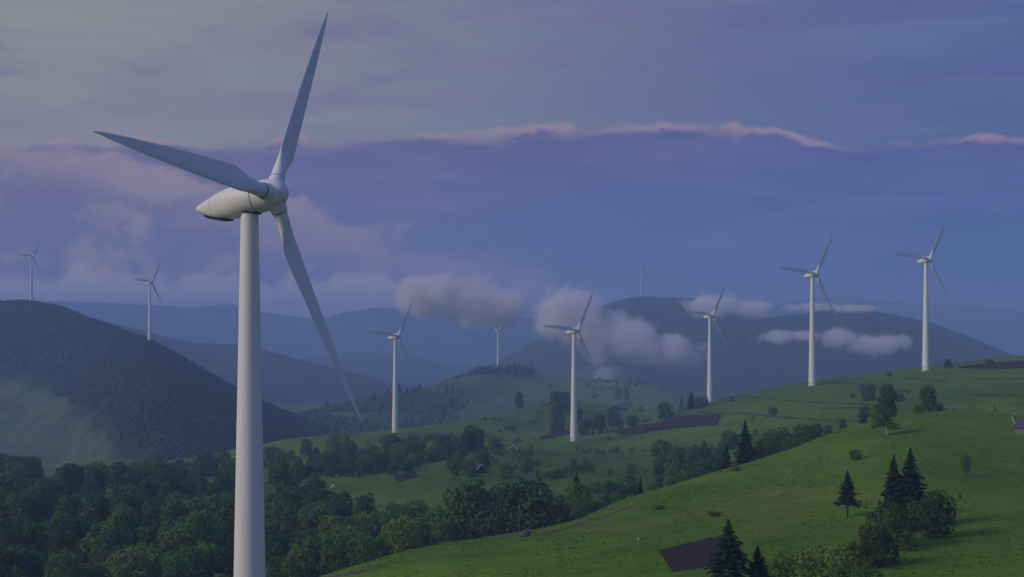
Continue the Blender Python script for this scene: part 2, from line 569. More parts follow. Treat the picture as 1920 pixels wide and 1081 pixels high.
def on_ground(px, py, lo=80.0):
    """the place on the ground seen at (px, py)"""
    x = (px - CX) / F * RAYD
    z = (HY - py) / F * RAYD
    hit = np.nonzero((ground(x, RAYD) >= z) & (RAYD > lo))[0]
    if not len(hit):
        return None
    D = RAYD[hit[0]]
    return Vector(((px - CX) / F * D, D, float(ground((px - CX) / F * D, D))))


vid = np.arange(NA * ND).reshape(ND, NA)
quads = np.stack([vid[:-1, :-1], vid[:-1, 1:], vid[1:, 1:], vid[1:, :-1]], -1).reshape(-1, 4)
own = OWN[:-1, :-1].ravel()
allv = np.stack([GX, GY, HZ], -1).reshape(-1, 3)


def sub_mesh(name, q, mat):
    ids = np.unique(q)
    re = np.full(len(allv), -1)
    re[ids] = np.arange(len(ids))
    o = obj(name, mesh_np(name, allv[ids], re[q], True), mat)
    return tag(o, kind='structure')


for k, (nm, mt) in enumerate((('near_hill', 'meadow'), ('valley_ground', 'pasture'), ('middle_hill', 'hill'), ('left_hill', 'left'))):
    sub_mesh(nm, quads[own == k], M[mt])

# ground sheet out to the horizon
gx = np.linspace(-12500, 12500, 71)
gy = np.concatenate([np.linspace(-2000, 24, 6), np.linspace(400, 13000, 46)])
g2x, g2y = np.meshgrid(gx, gy)
g2z = -178 + 6 * fbm(g2x, g2y, 900, 3, 50)
vi = np.arange(g2x.size).reshape(g2x.shape)
tag(obj('ground', mesh_np('ground', np.stack([g2x, g2y, g2z], -1).reshape(-1, 3), np.stack([vi[:-1, :-1], vi[:-1, 1:], vi[1:, 1:], vi[1:, :-1]], -1).reshape(-1, 4), True), M['far']), kind='structure')


def mountain(name, pts, base, wf, wb, amp, wl, seed, na=420, nd=90):
    rd = Ridge(pts, base, wf, wb, amp, wl, seed)
    u = np.linspace(rd.u[0], rd.u[-1], na)
    d = np.linspace(rd.D.min() - wf, rd.D.max() + wb, nd)
    x, y = u[None] * d[:, None], np.repeat(d[:, None], na, 1)
    z = rd(x, y)
    v = np.arange(na * nd).reshape(nd, na)
    o = obj(name, mesh_np(name, np.stack([x, y, z], -1).reshape(-1, 3), np.stack([v[:-1, :-1], v[:-1, 1:], v[1:, 1:], v[1:, :-1]], -1).reshape(-1, 4), True), M['far'])
    tag(o, kind='structure')
    return rd


mountain('far_ridge_west', [(-900, 590, 9450), (-300, 560, 9300), (95, 564, 9150), (198, 568, 9000), (277, 574, 9000), (368, 578, 9000), (427, 568, 9000), (443, 572, 9000), (489, 583, 9000), (554, 590, 9000), (594, 597, 9000),
                            (633, 587, 9000), (693, 578, 8850), (724, 575, 8850), (744, 579, 8850), (800, 586, 8850), (900, 590, 8850), (985, 594, 8850), (1050, 600, 8850), (1120, 612, 8850), (1250, 650, 8850), (1500, 690, 8850)], -190, 1900, 1800, 60, 800, 61)
mountain('second_ridge', [(-400, 590, 4950), (100, 590, 4650), (198, 603, 4500), (237, 611, 4500), (285, 623, 4425), (336, 637, 4350), (356, 642, 4350), (435, 645, 4350), (495, 655, 4350), (554, 671, 4275), (594, 682, 4230), (673, 700, 4200), (760, 724, 4200), (850, 760, 4200), (1000, 800, 4200)], -190, 1300, 1000, 26, 450, 21, 420, 80)
mountain('far_ridge_valley', [(300, 690, 6300), (500, 676, 6300), (625, 664, 6300), (673, 659, 6300), (736, 663, 6300), (800, 672, 6300), (900, 690, 6300), (1050, 715, 6300), (1200, 740, 6300)], -190, 1300, 900, 30, 500, 71, 260, 60)
peak_f = mountain('far_peak', [(900, 690, 4800), (1000, 640, 4800), (1060, 605, 4780), (1126, 570, 4750), (1164, 557, 4740), (1202, 550, 4728), (1245, 553, 4728), (1288, 552, 4740), (1303, 557, 4750), (1356, 574, 4750), (1407, 587, 4750),
                               (1480, 604, 4800), (1600, 660, 4800)], -190, 1500, 1400, 62, 600, 81, 320, 80)
mountain('far_ridge_east', [(1150, 720, 4200), (1300, 622, 4200), (1400, 599, 4200), (1480, 594, 4200), (1549, 587, 4200), (1610, 588, 4200), (1668, 591, 4200), (1741, 604, 4200), (1826, 634, 4150), (1903, 668, 4100), (1980, 700, 4100), (2200, 740, 4100)],
         -190, 1500, 1200, 56, 550, 91, 320, 80)
mountain('far_ridge_horizon', [(1200, 640, 9900), (1380, 592, 9900), (1470, 567, 9900), (1540, 557, 9900), (1587, 553, 9900), (1655, 565, 9900), (1762, 567, 9900), (1865, 575, 9900), (1920, 585, 9900), (2050, 590, 9900), (2500, 570, 9900)],
         -190, 2000, 1800, 50, 800, 101)

# ------------------------------------------------------------------ haze
hz = MB().box((0, 5400, 98), (25600, 15600, 590)).mesh('haze')
hm = bpy.data.materials.new('haze')
hm.use_nodes = True
ht = NT(hm.node_tree)
pv = ht.n('ShaderNodeVolumePrincipled')
pv.inputs['Color'].default_value = (.42, .62, 1.0, 1)
pv.inputs['Density'].default_value = .00021
pv.inputs['Anisotropy'].default_value = 0.0
ho = ht.n('ShaderNodeOutputMaterial')
ht.link(pv.outputs[0], ho.inputs['Volume'])
tag(obj('haze', hz, hm), 'thin blue evening haze filling the valley and veiling the far ridges', 'haze', kind='stuff')

# ------------------------------------------------------------------ wind turbines
YAW, TILT, PHASE, RB, HUBH, OVER = R(68), R(8.1), R(34.4), 40.0, 87.2, 4.1


def ring(c, ax, up, ry, rz_top, rz_bot, n=28, pw=1.0):
    side = ax.cross(up)
    o = []
    for k in range(n):
        a = 2 * math.pi * k / n
        cs, sn = math.cos(a), math.sin(a)
        cs = math.copysign(abs(cs) ** pw, cs)
        sn = math.copysign(abs(sn) ** pw, sn)
        o.append(c + side * (ry * cs) + up * ((rz_top if sn > 0 else rz_bot) * sn))
    return o


def blade_mesh():
    m = MB()
    rings = []
    NS = 46
    for i in range(NS + 1):
        f = i / NS
        r = 2.35 + (RB - 2.35) * f
        if r < 9.2:
            q = max(0, min(1, (r - 3.0) / 6.2))
            q = q * q * (3 - 2 * q)
            c = 2.35 + (3.8 - 2.35) * q
            th = 2.1 + (1.05 - 2.1) * q
        else:
            q = (r - 9.2) / (RB - 9.2)
            c = 3.5 * (1 - q) ** .78 + .30 * (1 - q ** 6)
            th = 1.05 * (1 - q) ** 1.2 + .03
            q = 1
        if r > RB - 1.2:
            c *= max(.10, (RB + .02 - r) / 1.2) ** .5
        tw = R(7) * max(0, 1 - (r - 3) / 30) ** 1.5
        bend = -.9 * f * f                       # slight pre-bend upwind
        sect = []
        n = 22
        for k in range(n):
            a = 2 * math.pi * k / n
            # circle
            cx_, cy_ = 1.05 * math.cos(a), 1.05 * math.sin(a)
            # aerofoil: rounded leading edge at -x, sharp trailing edge at +x
            xx = .5 - .5 * math.cos(a)               # 0 leading .. 1 trailing
            yt = 2.6 * (.2969 * math.sqrt(xx) - .126 * xx - .3516 * xx ** 2 + .2843 * xx ** 3 - .1036 * xx ** 4)
            ax_, ay_ = (xx - .32) * c, yt * th * (1 if math.sin(a) > 0 else -.75)
            cx_ = -cx_
            x, y = cx_ + (ax_ - cx_) * q, cy_ + (ay_ - cy_) * q
            sect.append((x * math.cos(tw) - y * math.sin(tw), x * math.sin(tw) + y * math.cos(tw) + bend, r))
        rings.append(sect)
    m.loft(rings)
    return m.mesh('blade', True, 50)


def turbine_meshes():
    n_ = Vector((math.cos(TILT), 0, math.sin(TILT)))
    up = Vector((-math.sin(TILT), 0, math.cos(TILT)))
    hub = Vector((OVER * math.cos(TILT), 0, HUBH))
    out_ = {}
    # tower
    zt = HUBH - 1.9
    out_['tower'] = MB().loft([[(r * math.cos(a), r * math.sin(a), z) for a in np.linspace(0, 2 * math.pi, 48, endpoint=False)]
                               for z, r in [(-6, 3.0), (0, 2.93), (.01, 2.93), (zt, 1.27)]]).mesh('tower', True, 40)
    out_['flange_joint'] = []
    for z in (22.0, 43.5, 64.5):
        r0_ = 2.93 + (1.27 - 2.93) * z / zt
        out_['flange_joint'].append(MB().loft([[(r * math.cos(a), r * math.sin(a), z + dz) for a in np.linspace(0, 2 * math.pi, 48, endpoint=False)] for dz, r in ((-.06, r0_ - .02), (-.05, r0_ + .018), (.05, r0_ + .016), (.06, r0_ - .02))]).mesh('flange_joint'))
    out_['door'] = MB().box((0, -2.9, 2.3), (.95, .22, 2.1)).mesh('door')
    out_['foundation_ring'] = MB().loft([[(r * math.cos(a), r * math.sin(a), z) for a in np.linspace(0, 2 * math.pi, 48, endpoint=False)] for z, r in [(-2, 3.5), (.35, 3.5), (.4, 3.4)]]).mesh('foundation_ring')
    out_['yaw_ring'] = MB().loft([[(r * math.cos(a), r * math.sin(a), z) for a in np.linspace(0, 2 * math.pi, 40, endpoint=False)] for z, r in [(HUBH - 2.75, 1.3), (HUBH - 2.7, 1.46), (HUBH - 1.9, 1.46)]]).mesh('yaw_ring', True, 30)
    # nacelle, s metres behind the hub centre
    sec = [(2.75, 2.36, 2.40, 2.36, 1), (3.4, 2.40, 2.46, 2.38, 1), (4.6, 2.40, 2.46, 2.36, .95), (6, 2.32, 2.38, 2.46, .9), (7.5, 2.14, 2.16, 2.46, .85), (9.3, 1.80, 1.76, 2.25, .82), (10.2, 1.56, 1.52, 2.0, .82)]
    out_['nacelle'] = MB().loft([ring(hub - n_ * s, -n_, up, ry, a, b, 36, p) for s, ry, a, b, p in sec]).mesh('nacelle', True, 40)
    sec = [(10.24, 1.54, 1.50, 1.98, .82), (11.2, 1.22, 1.20, 1.62, .85), (12.2, .84, .90, 1.05, .9), (13.0, .48, .70, .50, .95), (13.6, .12, .52, .0, 1)]
    out_['rear_cover'] = MB().loft([ring(hub - n_ * s, -n_, up, ry, a, b, 36, p) for s, ry, a, b, p in sec]).mesh('rear_cover', True, 40)
    out_['rear_seam'] = MB().loft([ring(hub - n_ * s, -n_, up, ry, a, b, 36, .82) for s, ry, a, b in ((10.18, 1.53, 1.50, 1.96), (10.19, 1.575, 1.545, 2.02), (10.25, 1.56, 1.53, 2.0), (10.26, 1.51, 1.48, 1.94))]).mesh('rear_seam')
    # vent under the tail
    out_['vent'] = MB().loft([[hub - n_ * s + Vector((0, k_ * hw_, 0)) - up * (b + c_) for k_, c_ in ((-1, .10), (1, .10), (1, -.5), (-1, -.5))]
                              for s, b, hw_ in ((7.9, 2.42, .7), (8.0, 2.46, 1.0), (9.3, 2.27, 1.05), (10.2, 2.02, 1.0), (11.2, 1.64, .85), (12.0, 1.20, .6))]).mesh('vent')
    fb = hub - n_ * 3.25 - up * 2.34
    out_['drain_opening'] = MB().loft([[fb + n_ * a + Vector((0, b, 0)) + up * c for a, b, c in ((-.6, -.9, -.10), (-.6, .9, -.10), (.5, .8, -.10), (.5, -.8, -.10))],
                                       [fb + n_ * a + Vector((0, b, 0)) + up * c for a, b, c in ((-.6, -.9, .4), (-.6, .9, .4), (.5, .8, .4), (.5, -.8, .4))]]).mesh('drain_opening')
    out_['front_seam'] = MB().loft([ring(hub - n_ * s, -n_, up, r, r + .06, r, 40) for s, r in ((2.60, 2.2), (2.61, 2.30), (2.74, 2.30), (2.75, 2.2))]).mesh('front_seam')
    # hub with rounded nose
    prof = [(2.6, 2.36), (1.6, 2.36), (.8, 2.32), (0, 2.22), (-.7, 2.04), (-1.3, 1.76), (-1.75, 1.42), (-2.1, 1.0), (-2.3, .6), (-2.38, .25), (-2.4, .02)]
    hm_ = MB().loft([ring(hub - n_ * s, -n_, up, r, r, r, 40) for s, r in prof])
    dirs = []
    for k in range(3):
        a = PHASE + k * 2 * math.pi / 3
        d = Vector((0, 1, 0)) * math.sin(a) + up * math.cos(a)
        e = Vector((0, 1, 0)) * math.cos(a) - up * math.sin(a)
        dirs.append((d, e))
        f = d.cross(e)
        hm_.loft([[hub + d * r + (e * math.cos(t) + f * math.sin(t)) * q for t in np.linspace(0, 2 * math.pi, 30, endpoint=False)] for r, q in ((1.2, 1.42), (2.2, 1.26), (2.85, 1.18), (2.9, 1.12))])
    out_['hub'] = hm_.mesh('hub', True, 45)
    out_['dirs'], out_['hubpos'] = dirs, hub
    return out_


TM = turbine_meshes()
BLADE = blade_mesh()
RING = MB().loft([[(r * math.cos(a), r * math.sin(a), z) for a in np.linspace(0, 2 * math.pi, 32, endpoint=False)] for z, r in ((2.88, 1.0), (2.885, 1.16), (2.96, 1.16), (2.965, 1.0))]).mesh('root_seam')


def turbine(px, base_y, D, label, zbase=None):
    az = math.atan((px - CX) / F)
    az0 = math.atan((468 - CX) / F)
    yaw = YAW - (az - az0) - (R(12) if D > 400 else 0)
    x = (px - CX) / F * D
    z = (HY - base_y) / F * D if zbase is None else zbase
    rt = bpy.data.objects.new('wind_turbine', None)
    C.objects.link(rt)
    rt.location = (x, D, z)
    rt.rotation_euler = (0, 0, yaw - R(90))
    tag(rt, label, 'wind turbine', 'wind turbines on the hills')
    tw_ = obj('tower', TM['tower'], M['paint'], rt)
    for fj in TM['flange_joint']:
        obj('flange_joint', fj, M['paint'], tw_)
    obj('door', TM['door'], M['seam'], tw_)
    obj('foundation_ring', TM['foundation_ring'], M['concrete'], rt)
    obj('yaw_ring', TM['yaw_ring'], M['seal'], rt)
    na = obj('nacelle', TM['nacelle'], M['paint'], rt)
    obj('rear_cover', TM['rear_cover'], M['paint'], na)
    obj('rear_seam', TM['rear_seam'], M['seam'], na)
    obj('vent', TM['vent'], M['grate'], na)
    obj('drain_opening', TM['drain_opening'], M['grate'], na)
    hb = obj('hub', TM['hub'], M['paint'], rt)
    obj('front_seam', TM['front_seam'], M['seal'], hb)
    for d, e in TM['dirs']:
        f = d.cross(e)
        mx = Matrix(((e.x, f.x, d.x, TM['hubpos'].x), (e.y, f.y, d.y, TM['hubpos'].y), (e.z, f.z, d.z, TM['hubpos'].z), (0, 0, 0, 1)))
        b = obj('blade', BLADE, M['paint'], rt)
        b.matrix_local = mx
        obj('root_seam', RING, M['seal'], b)
    return rt


M['concrete'] = flat('concrete', (.34, .33, .31), .9, .2)
M['seam'] = flat('seam_grey', (.30, .31, .31), .7, .2)
turbine(468, 0, 190.2, 'huge white wind turbine standing closest, its tower cut off by the bottom edge', 21.75 - HUBH)
for px, by, D, lb in (
        (1736, 693.5, 1002, 'white wind turbine farthest right, near the top of the green right hill'),
        (1523, 718.5, 997, 'white wind turbine on the right hill crest, second from the right'),
        (1331, 754, 1269, 'white wind turbine at the left foot of the right hill crest, third from the right'),
        (1076, 820.5, 1007, 'white wind turbine on the centre pasture among dark trees, base beside a ploughed strip'),
        (741, 809.5, 1157, 'white wind turbine on the meadow just right of the huge turbine'),
        (934, 695, 2618, 'small white wind turbine rising from spruces on the middle hill summit'),
        (281, 637, 1862, 'white wind turbine on the falling shoulder of the dark left hill'),
        (59, 563, 2464, 'small white wind turbine on the summit of the dark left hill'),
        (1202, 550, 4728, 'tiny pale wind turbine on the far peak above the clouds')):
    g = ground((px - CX) / F * D, D) if D < 3000 else (HY - by) / F * D
    turbine(px, by, D, lb, float(g) + .05)

# ------------------------------------------------------------------ vegetation: shared crowns and trunks
def leaves_mesh(name, c, nrm, size, asp=1.0):
    """one quad per leaf spray"""
    n = len(c)
    nrm = nrm / (np.linalg.norm(nrm, axis=1, keepdims=True) + 1e-9)
    a = np.cross(nrm, rng.normal(size=(n, 3)))
    a /= np.linalg.norm(a, axis=1, keepdims=True) + 1e-9
    b = np.cross(nrm, a)
    s = size[:, None]
    v = np.stack([c - a * s, c - b * s * asp * .55, c + a * s, c + b * s * asp * .55], 1).reshape(-1, 3)
    return mesh_np(name, v, np.arange(4 * n).reshape(n, 4))


def broad_crown(seed, w=1.0, low=.03, n=2400, lobes=24, leaf=.036):
    """unit tree: height 1, full rounded crown of many lobes, radius about .42*w"""
    global rng
    rng = np.random.default_rng(seed)
    L = []
    for k in range(lobes):
        zf = low + .10 + (.80 - low) * (k + rng.uniform(0, 1)) / lobes
        t = (zf - low) / (1 - low)
        rad = .31 * w * max(.05, 1 - (abs(t - .42) / .58) ** 2.2) ** .6
        a = k * 2.4 + rng.uniform(-.7, .7)
        q = rad * rng.uniform(.55, 1.05)
        L.append((q * math.cos(a), q * math.sin(a), zf, rng.uniform(.09, .17) * (.8 + .25 * w)))
    if w > 1.6:
        L = [(x_ * rng.uniform(.8, 1.25), y_ * rng.uniform(.6, 1.2), z_ * rng.uniform(.55, .95), r_ * rng.uniform(.8, 1.5)) for x_, y_, z_, r_ in L] + [(.05, 0, .38, .36), (-.1, .1, .62, .2)]
    else:
        L += [(0, 0, .85, .13), (0, 0, .55, .25 * w), (0, 0, .33, .22 * w)]
    L = np.array(L)
    pr = L[:, 3] ** 2
    k = rng.choice(len(L), n * 2, p=pr / pr.sum())
    d = rng.normal(size=(n * 2, 3))
    d /= np.linalg.norm(d, axis=1, keepdims=True)
    r = L[k, 3] * (1 + .10 * rng.normal(size=n * 2)).clip(.7, 1.22)
    c = L[k, :3] + d * r[:, None] * np.array([1, 1, .9])
    dist = np.linalg.norm(c[:, None] - L[None, :, :3], axis=2) / L[None, :, 3]
    ok = ((dist < .74).sum(1) == 0) & (c[:, 2] > 0)
    c, d = c[ok][:n], d[ok][:n]
    return leaves_mesh('crown', c, d + rng.normal(size=d.shape) * .45, rng.uniform(.55, 1.3, len(c)) * leaf)


def spruce_crown(seed, w=.22, low=.06, n=1500, droop=.35, skirt=False):
    global rng
    rng = np.random.default_rng(seed)
    cs, ns, sz = [], [], []
    nb = 210
    ga = 0.0
    for b in range(nb):
        f = (b / nb) ** .82
        z = low + (1 - low) * f * .985 + rng.normal() * .006
        ga += 2.399 + rng.normal() * .25
        L = (w * (1 - f) ** (.72 + .22 * f) + .002) * rng.uniform(.50, 1.16) * (1 + .16 * math.sin(f * 37 + seed))
        if skirt and f < .10:
            L *= 1.45
        m = int(6 + 16 * (1 - f))
        t = rng.uniform(.0, 1, m)
        x = L * t
        zz = z - droop * L * t ** 1.4 + L * .16 * np.clip(t - .7, 0, 1) + rng.normal(size=m) * .007
        sp = rng.normal(size=m) * .20 * L * (1.15 - t)
        cs.append(np.stack([math.cos(ga) * x - math.sin(ga) * sp, math.sin(ga) * x + math.cos(ga) * sp, zz], 1))
        ns.append(np.stack([math.cos(ga) * .5 + rng.normal(size=m) * .5, math.sin(ga) * .5 + rng.normal(size=m) * .5, np.full(m, .6)], 1))
        sz.append(rng.uniform(.016, .032, m) * (1.25 - .95 * f ** 2))
    return leaves_mesh('crown', np.concatenate(cs), np.concatenate(ns), np.concatenate(sz), 1.2)


def trunk_mesh(seed, top=.6, r=.022, limbs=5, lean=0.0):
    rr = random.Random(seed)
    m = MB()
    m.tube([(0, 0, -.06), (lean * .2, 0, top * .3), (lean * .55, .01, top * .65), (lean, 0, top)], [r, r * .82, r * .6, r * .3], 7)
    for k in range(limbs):
        z = top * rr.uniform(.4, .9)
        a = rr.uniform(0, 6.28)
        L = rr.uniform(.12, .26)
        bx = lean * z / top
        m.tube([(bx, 0, z), (bx + L * .55 * math.cos(a), L * .55 * math.sin(a), z + L * .4), (bx + L * math.cos(a), L * math.sin(a), z + L * .8)], [r * .5, r * .3, r * .1], 5)
    return m.mesh('trunk', True)


BROAD = [broad_crown(100 + i, w, lo, 2400, lb) for i, (w, lo, lb) in enumerate(((1.0, .04, 24), (1.15, .02, 26), (.9, .05, 22), (1.25, .02, 28), (.8, .06, 20), (1.05, .02, 25), (1.4, .02, 28)))]
SHRUB = [broad_crown(200 + i, 2.1, -.06, 2600, 15 + i, .042) for i in range(4)]
SLIM = [broad_crown(250, .42, .14, 900, 14, .03), broad_crown(251, .62, .08, 1100, 16, .034)]
SPRUCE = [spruce_crown(300, .21, .05), spruce_crown(301, .24, .04), spruce_crown(302, .18, .07), spruce_crown(303, .20, .30, 1300, .30, True)]
TRUNK = [trunk_mesh(400 + i) for i in range(3)]
STEM = trunk_mesh(410, .94, .014, 0)
SHORT = trunk_mesh(411, .4, .03, 6)
placed = []


def plant(kind, x, y, h, mat, label, group=None, sx=1.0, z=None, var=None, cat='tree', name=None, rz=None):
    z = float(ground(x, y)) if z is None else z
    rt = bpy.data.objects.new(name or {'broad': 'broadleaf_tree', 'spruce': 'spruce_tree', 'shrub': 'shrub', 'slim': 'young_tree'}[kind], None)
    C.objects.link(rt)
    rt.location = (x, y, z - .02 * h)
    rt.rotation_euler = (0, 0, random.uniform(0, 6.28) if rz is None else rz)
    rt.scale = (h * sx, h * sx, h * (1.35 if kind == 'shrub' else 1))
    tag(rt, label, cat, group)
    lib = {'broad': BROAD, 'spruce': SPRUCE, 'shrub': SHRUB, 'slim': SLIM}[kind]
    cr = lib[random.randrange(len(lib) if kind != 'spruce' else 3) if var is None else var]
    obj('crown', cr, M[mat], rt)
    obj('trunk', STEM if kind == 'spruce' else SHORT if kind == 'shrub' else random.choice(TRUNK), M['bark'], rt)
    placed.append((x, y, h * .4 * sx))
    return rt


def at(px, D):
    return (px - CX) / F * D, D


def px_plant(kind, px, base, top, mat, label, group=None, lo=80, **kw):
    """a plant whose foot is seen at (px, base) and whose tip reaches row top"""
    g = on_ground(px, base, lo)
    h = (base - top) / F * g.y
    return plant(kind, g.x, g.y, h, mat, label, group, **kw)


def hid_plant(kind, px, top, D, mat, label, group=None, hmin=3, **kw):
    """a plant at distance D whose tip reaches row top (foot hidden behind a rise)"""
    x, y = at(px, D)
    h = max(hmin, (HY - top) / F * D - float(ground(x, y)))
    return plant(kind, x, y, h, mat, label, group, **kw)


# --- single trees on the near hill
px_plant('spruce', 1366, 1122, 968, 'needle', 'tall dark spruce at the bottom edge beside the near ploughed plot', sx=1.9, var=1)
px_plant('spruce', 1421, 1110, 1018, 'needle', 'shorter spruce just right of the tall spruce at the bottom edge', sx=2.0, var=0)
px_plant('spruce', 1589, 969, 877, 'needle', 'lone spruce with bare lower trunk in the middle of the meadow', sx=1.25, var=3)
px_plant('spruce', 1707, 988, 834, 'needle', 'tallest spruce in the dark clump on the near meadow', sx=1.65, var=0)
px_plant('spruce', 1676, 975, 848, 'needle', 'second tall spruce leaning against the tallest spruce of the clump', sx=1.6, var=2)
px_plant('broad', 1754, 1006, 919, 'leaf_dark', 'dark rounded broadleaf tree at the right end of the meadow clump', sx=1.0, var=5)
px_plant('shrub', 1682, 1024, 950, 'leaf_dark', 'dark green shrub at the foot of the tall spruces', cat='shrub', sx=.95, var=0)
px_plant('shrub', 1640, 1062, 990, 'leaf_brown', 'brownish rounded shrub at the front of the meadow clump', cat='shrub', sx=.95, var=1)
px_plant('shrub', 1552, 1106, 1030, 'leaf_light', 'yellow green shrub at the bottom edge left of the brownish shrub', cat='shrub', sx=1.35, var=2)
px_plant('shrub', 1498, 1096, 1044, 'leaf_light', 'low yellow green shrub at the bottom edge nearest the two spruces', cat='shrub', sx=1.3, var=3)
px_plant('shrub', 1590, 1120, 1062, 'leaf_mid', 'green shrub at the bottom edge below the brownish shrub', cat='shrub', sx=1.2, var=0)
px_plant('slim', 1812, 893, 850, 'leaf_dark', 'slim young tree alone on the right slope of the meadow', var=0)
px_plant('shrub', 1604, 862, 844, 'leaf_dark', 'small dark bush on the meadow above the lone spruce', cat='bush', sx=.9)
px_plant('slim', 1800, 936, 922, 'leaf_dark', 'tiny sapling on the meadow right of the tall spruces', var=1)
# leaning tree with a bare trunk
g = on_ground(1664, 816)
hL = (816 - 748) / F * g.y
rt = plant('broad', g.x, g.y, hL, 'leaf_mid', 'lone broadleaf tree with bare slanting trunk on the near hill crest', var=2, rz=math.pi, sx=.95)
for ch in list(rt.children):
    if ch.name.startswith('trunk'):
        ch.data = trunk_mesh(444, .62, .022, 5, .20)
    else:
        ch.location = (.20, 0, .18)
        ch.scale = (.85, .85, .72)
px_plant('shrub', 1675, 805, 793, 'leaf_dark', 'small dark bush beside the bare slanting trunk', cat='bush')
hid_plant('broad', 1664, 719, 505, 'leaf_dark', 'dark broadleaf tree rising behind the tree with the slanting trunk', hmin=6, sx=.8, var=4)
hid_plant('broad', 1741, 722, 500, 'leaf_dark', 'dark round crowned tree standing on the near hill crest under the rightmost turbine', hmin=6, sx=.85, var=5)
hid_plant('shrub', 1722, 760, 492, 'leaf_mid', 'low bush at the left foot of the round crowned crest tree', cat='bush', hmin=3)
hid_plant('shrub', 1762, 762, 494, 'leaf_dark', 'low bush at the right foot of the round crowned crest tree', cat='bush', hmin=3)
# --- crest of the near hill, spruce and rounded trees
hid_plant('spruce', 1397, 783, 452, 'needle', 'dark spruce standing above the tree row along the near hill crest', sx=1.35, var=1)
hid_plant('spruce', 1362, 828, 470, 'needle', 'smaller dark spruce left of the crest spruce', sx=1.3, var=2)
for q, (px, top, D, mt, sx) in enumerate(sorted(((1432, 816, 458, 'leaf_mid', 1.15), (1468, 808, 470, 'leaf_dark', 1.1), (1505, 792, 490, 'leaf_dark', 1.15), (1530, 792, 500, 'leaf_dark', 1.0), (1552, 796, 490, 'leaf_mid', 1.0),
                           (1455, 800, 530, 'leaf_dark', 1.0), (1320, 858, 440, 'leaf_mid', 1.1), (1300, 866, 470, 'leaf_dark', 1.1), (1340, 860, 480, 'leaf_dark', 1.0), (1285, 880, 440, 'leaf_mid', 1.1), (1580, 794, 470, 'leaf_dark', .9), (1618, 786, 465, 'leaf_dark', .9), (1480, 815, 445, 'leaf_mid', 1.0)))):
    nth = ('first second third fourth fifth sixth seventh eighth ninth tenth eleventh twelfth thirteenth').split()[q]
    hid_plant('broad', px, top, D, mt, '%s broadleaf tree, %s from left in the row behind the near hill crest' % ('dark' if mt == 'leaf_dark' else 'mid green', nth), 'trees behind the near hill crest', sx=sx, hmin=4)
hid_plant('broad', 1258, 888, 408, 'leaf_light', 'bright yellow green tree on the near hill edge', sx=1.25, var=3, hmin=4)
hid_plant('shrub', 1225, 904, 400, 'leaf_mid', 'small green shrub left of the bright yellow green tree', cat='shrub', hmin=3)
hid_plant('broad', 1156, 925, 392, 'leaf_mid', 'pale rounded tree at the meadow edge left of the bright tree', sx=1.2, var=6, hmin=4)
hid_plant('broad', 1090, 930, 378, 'leaf_mid', 'broad green tree at the meadow edge between two dark spruces', sx=1.3, var=3, hmin=5)
hid_plant('spruce', 1081, 880, 440, 'needle', 'dark spruce in the wood behind the broad green meadow edge tree', sx=1.5, var=1)
hid_plant('spruce', 1201, 888, 430, 'needle', 'narrow dark spruce in the wood left of the bright yellow green tree', sx=1.0, var=2)
# --- single trees on the pastures
px_plant('broad', 973, 768, 734, 'leaf_dark', 'lone upright tree on the lit pasture edge left of the centre turbine', sx=.75, var=4)
px_plant('broad', 1247, 786, 753, 'leaf_dark', 'dark round tree on the ploughed crest left of the third turbine', sx=1.15, var=5)
px_plant('broad', 1160, 750, 727, 'leaf_dark', 'left one of two dark trees paired on the middle hill pasture', sx=.8, var=4)
px_plant('broad', 1174, 751, 728, 'leaf_dark', 'right one of two dark trees paired on the middle hill pasture', sx=.8, var=2)
px_plant('spruce', 769, 840, 811, 'needle', 'dark pointed spruce on the meadow below the second turbine', sx=1.5, var=1)
px_plant('spruce', 1296, 768, 730, 'needle', 'dark spruce with wide skirt beside the third turbine base', sx=1.5, var=1)
px_plant('spruce', 1278, 768, 733, 'needle', 'slim spruce left of the wide skirted spruce by the third turbine', sx=.9, var=2)
px_plant('shrub', 1314, 764, 745, 'leaf_dark', 'dark bush between the spruces and the third turbine', cat='bush')
px_plant('broad', 1627, 750, 718, 'leaf_dark', 'dark bushy tree on the right hill pasture below the second turbine from the right', sx=1.1)
px_plant('shrub', 1685, 752, 737, 'leaf_dark', 'dark bush right of the bushy tree on the right hill pasture', cat='bush')
px_plant('shrub', 1598, 745, 738, 'leaf_dark', 'tiny bush left of the bushy tree on the right hill pasture', cat='bush')
px_plant('shrub', 1621, 781, 761, 'leaf_dark', 'dark upright bush below the bushy tree on the right hill', cat='bush', sx=.8)
px_plant('shrub', 1777, 690, 674, 'leaf_dark', 'dark bush alone on the skyline right of the rightmost turbine', cat='bush', sx=.9)
px_plant('shrub', 1668, 705, 698, 'leaf_dark', 'tiny bush on the skyline between the two rightmost turbines', cat='bush')
px_plant('shrub', 1450, 777, 764, 'leaf_dark', 'small bush on the field bank of the right hill', cat='bush')
px_plant('slim', 1412, 790, 776, 'leaf_mid', 'small pale tree on the right hill below the field bank', var=1)
px_plant('shrub', 1855, 682, 673, 'leaf_dark', 'small bush on the skyline at the dark upper field', cat='bush')
px_plant('shrub', 1372, 752, 742, 'leaf_mid', 'small bush on the skyline bank right of the third turbine', cat='bush', sx=.7)
px_plant('shrub', 1201, 770, 762, 'leaf_dark', 'low bush on the pasture left of the dark round tree', cat='bush')
px_plant('shrub', 1038, 782, 772, 'leaf_dark', 'small bush alone on the lit pasture left of the centre turbine', cat='bush')
px_plant('shrub', 1075, 868, 858, 'leaf_mid', 'small green bush on the open pasture below the centre turbine', cat='bush')
px_plant('spruce', 262, 905, 868, 'needle', 'dark pointed spruce above the far edge of the left wood', sx=1.5, var=1, lo=500)
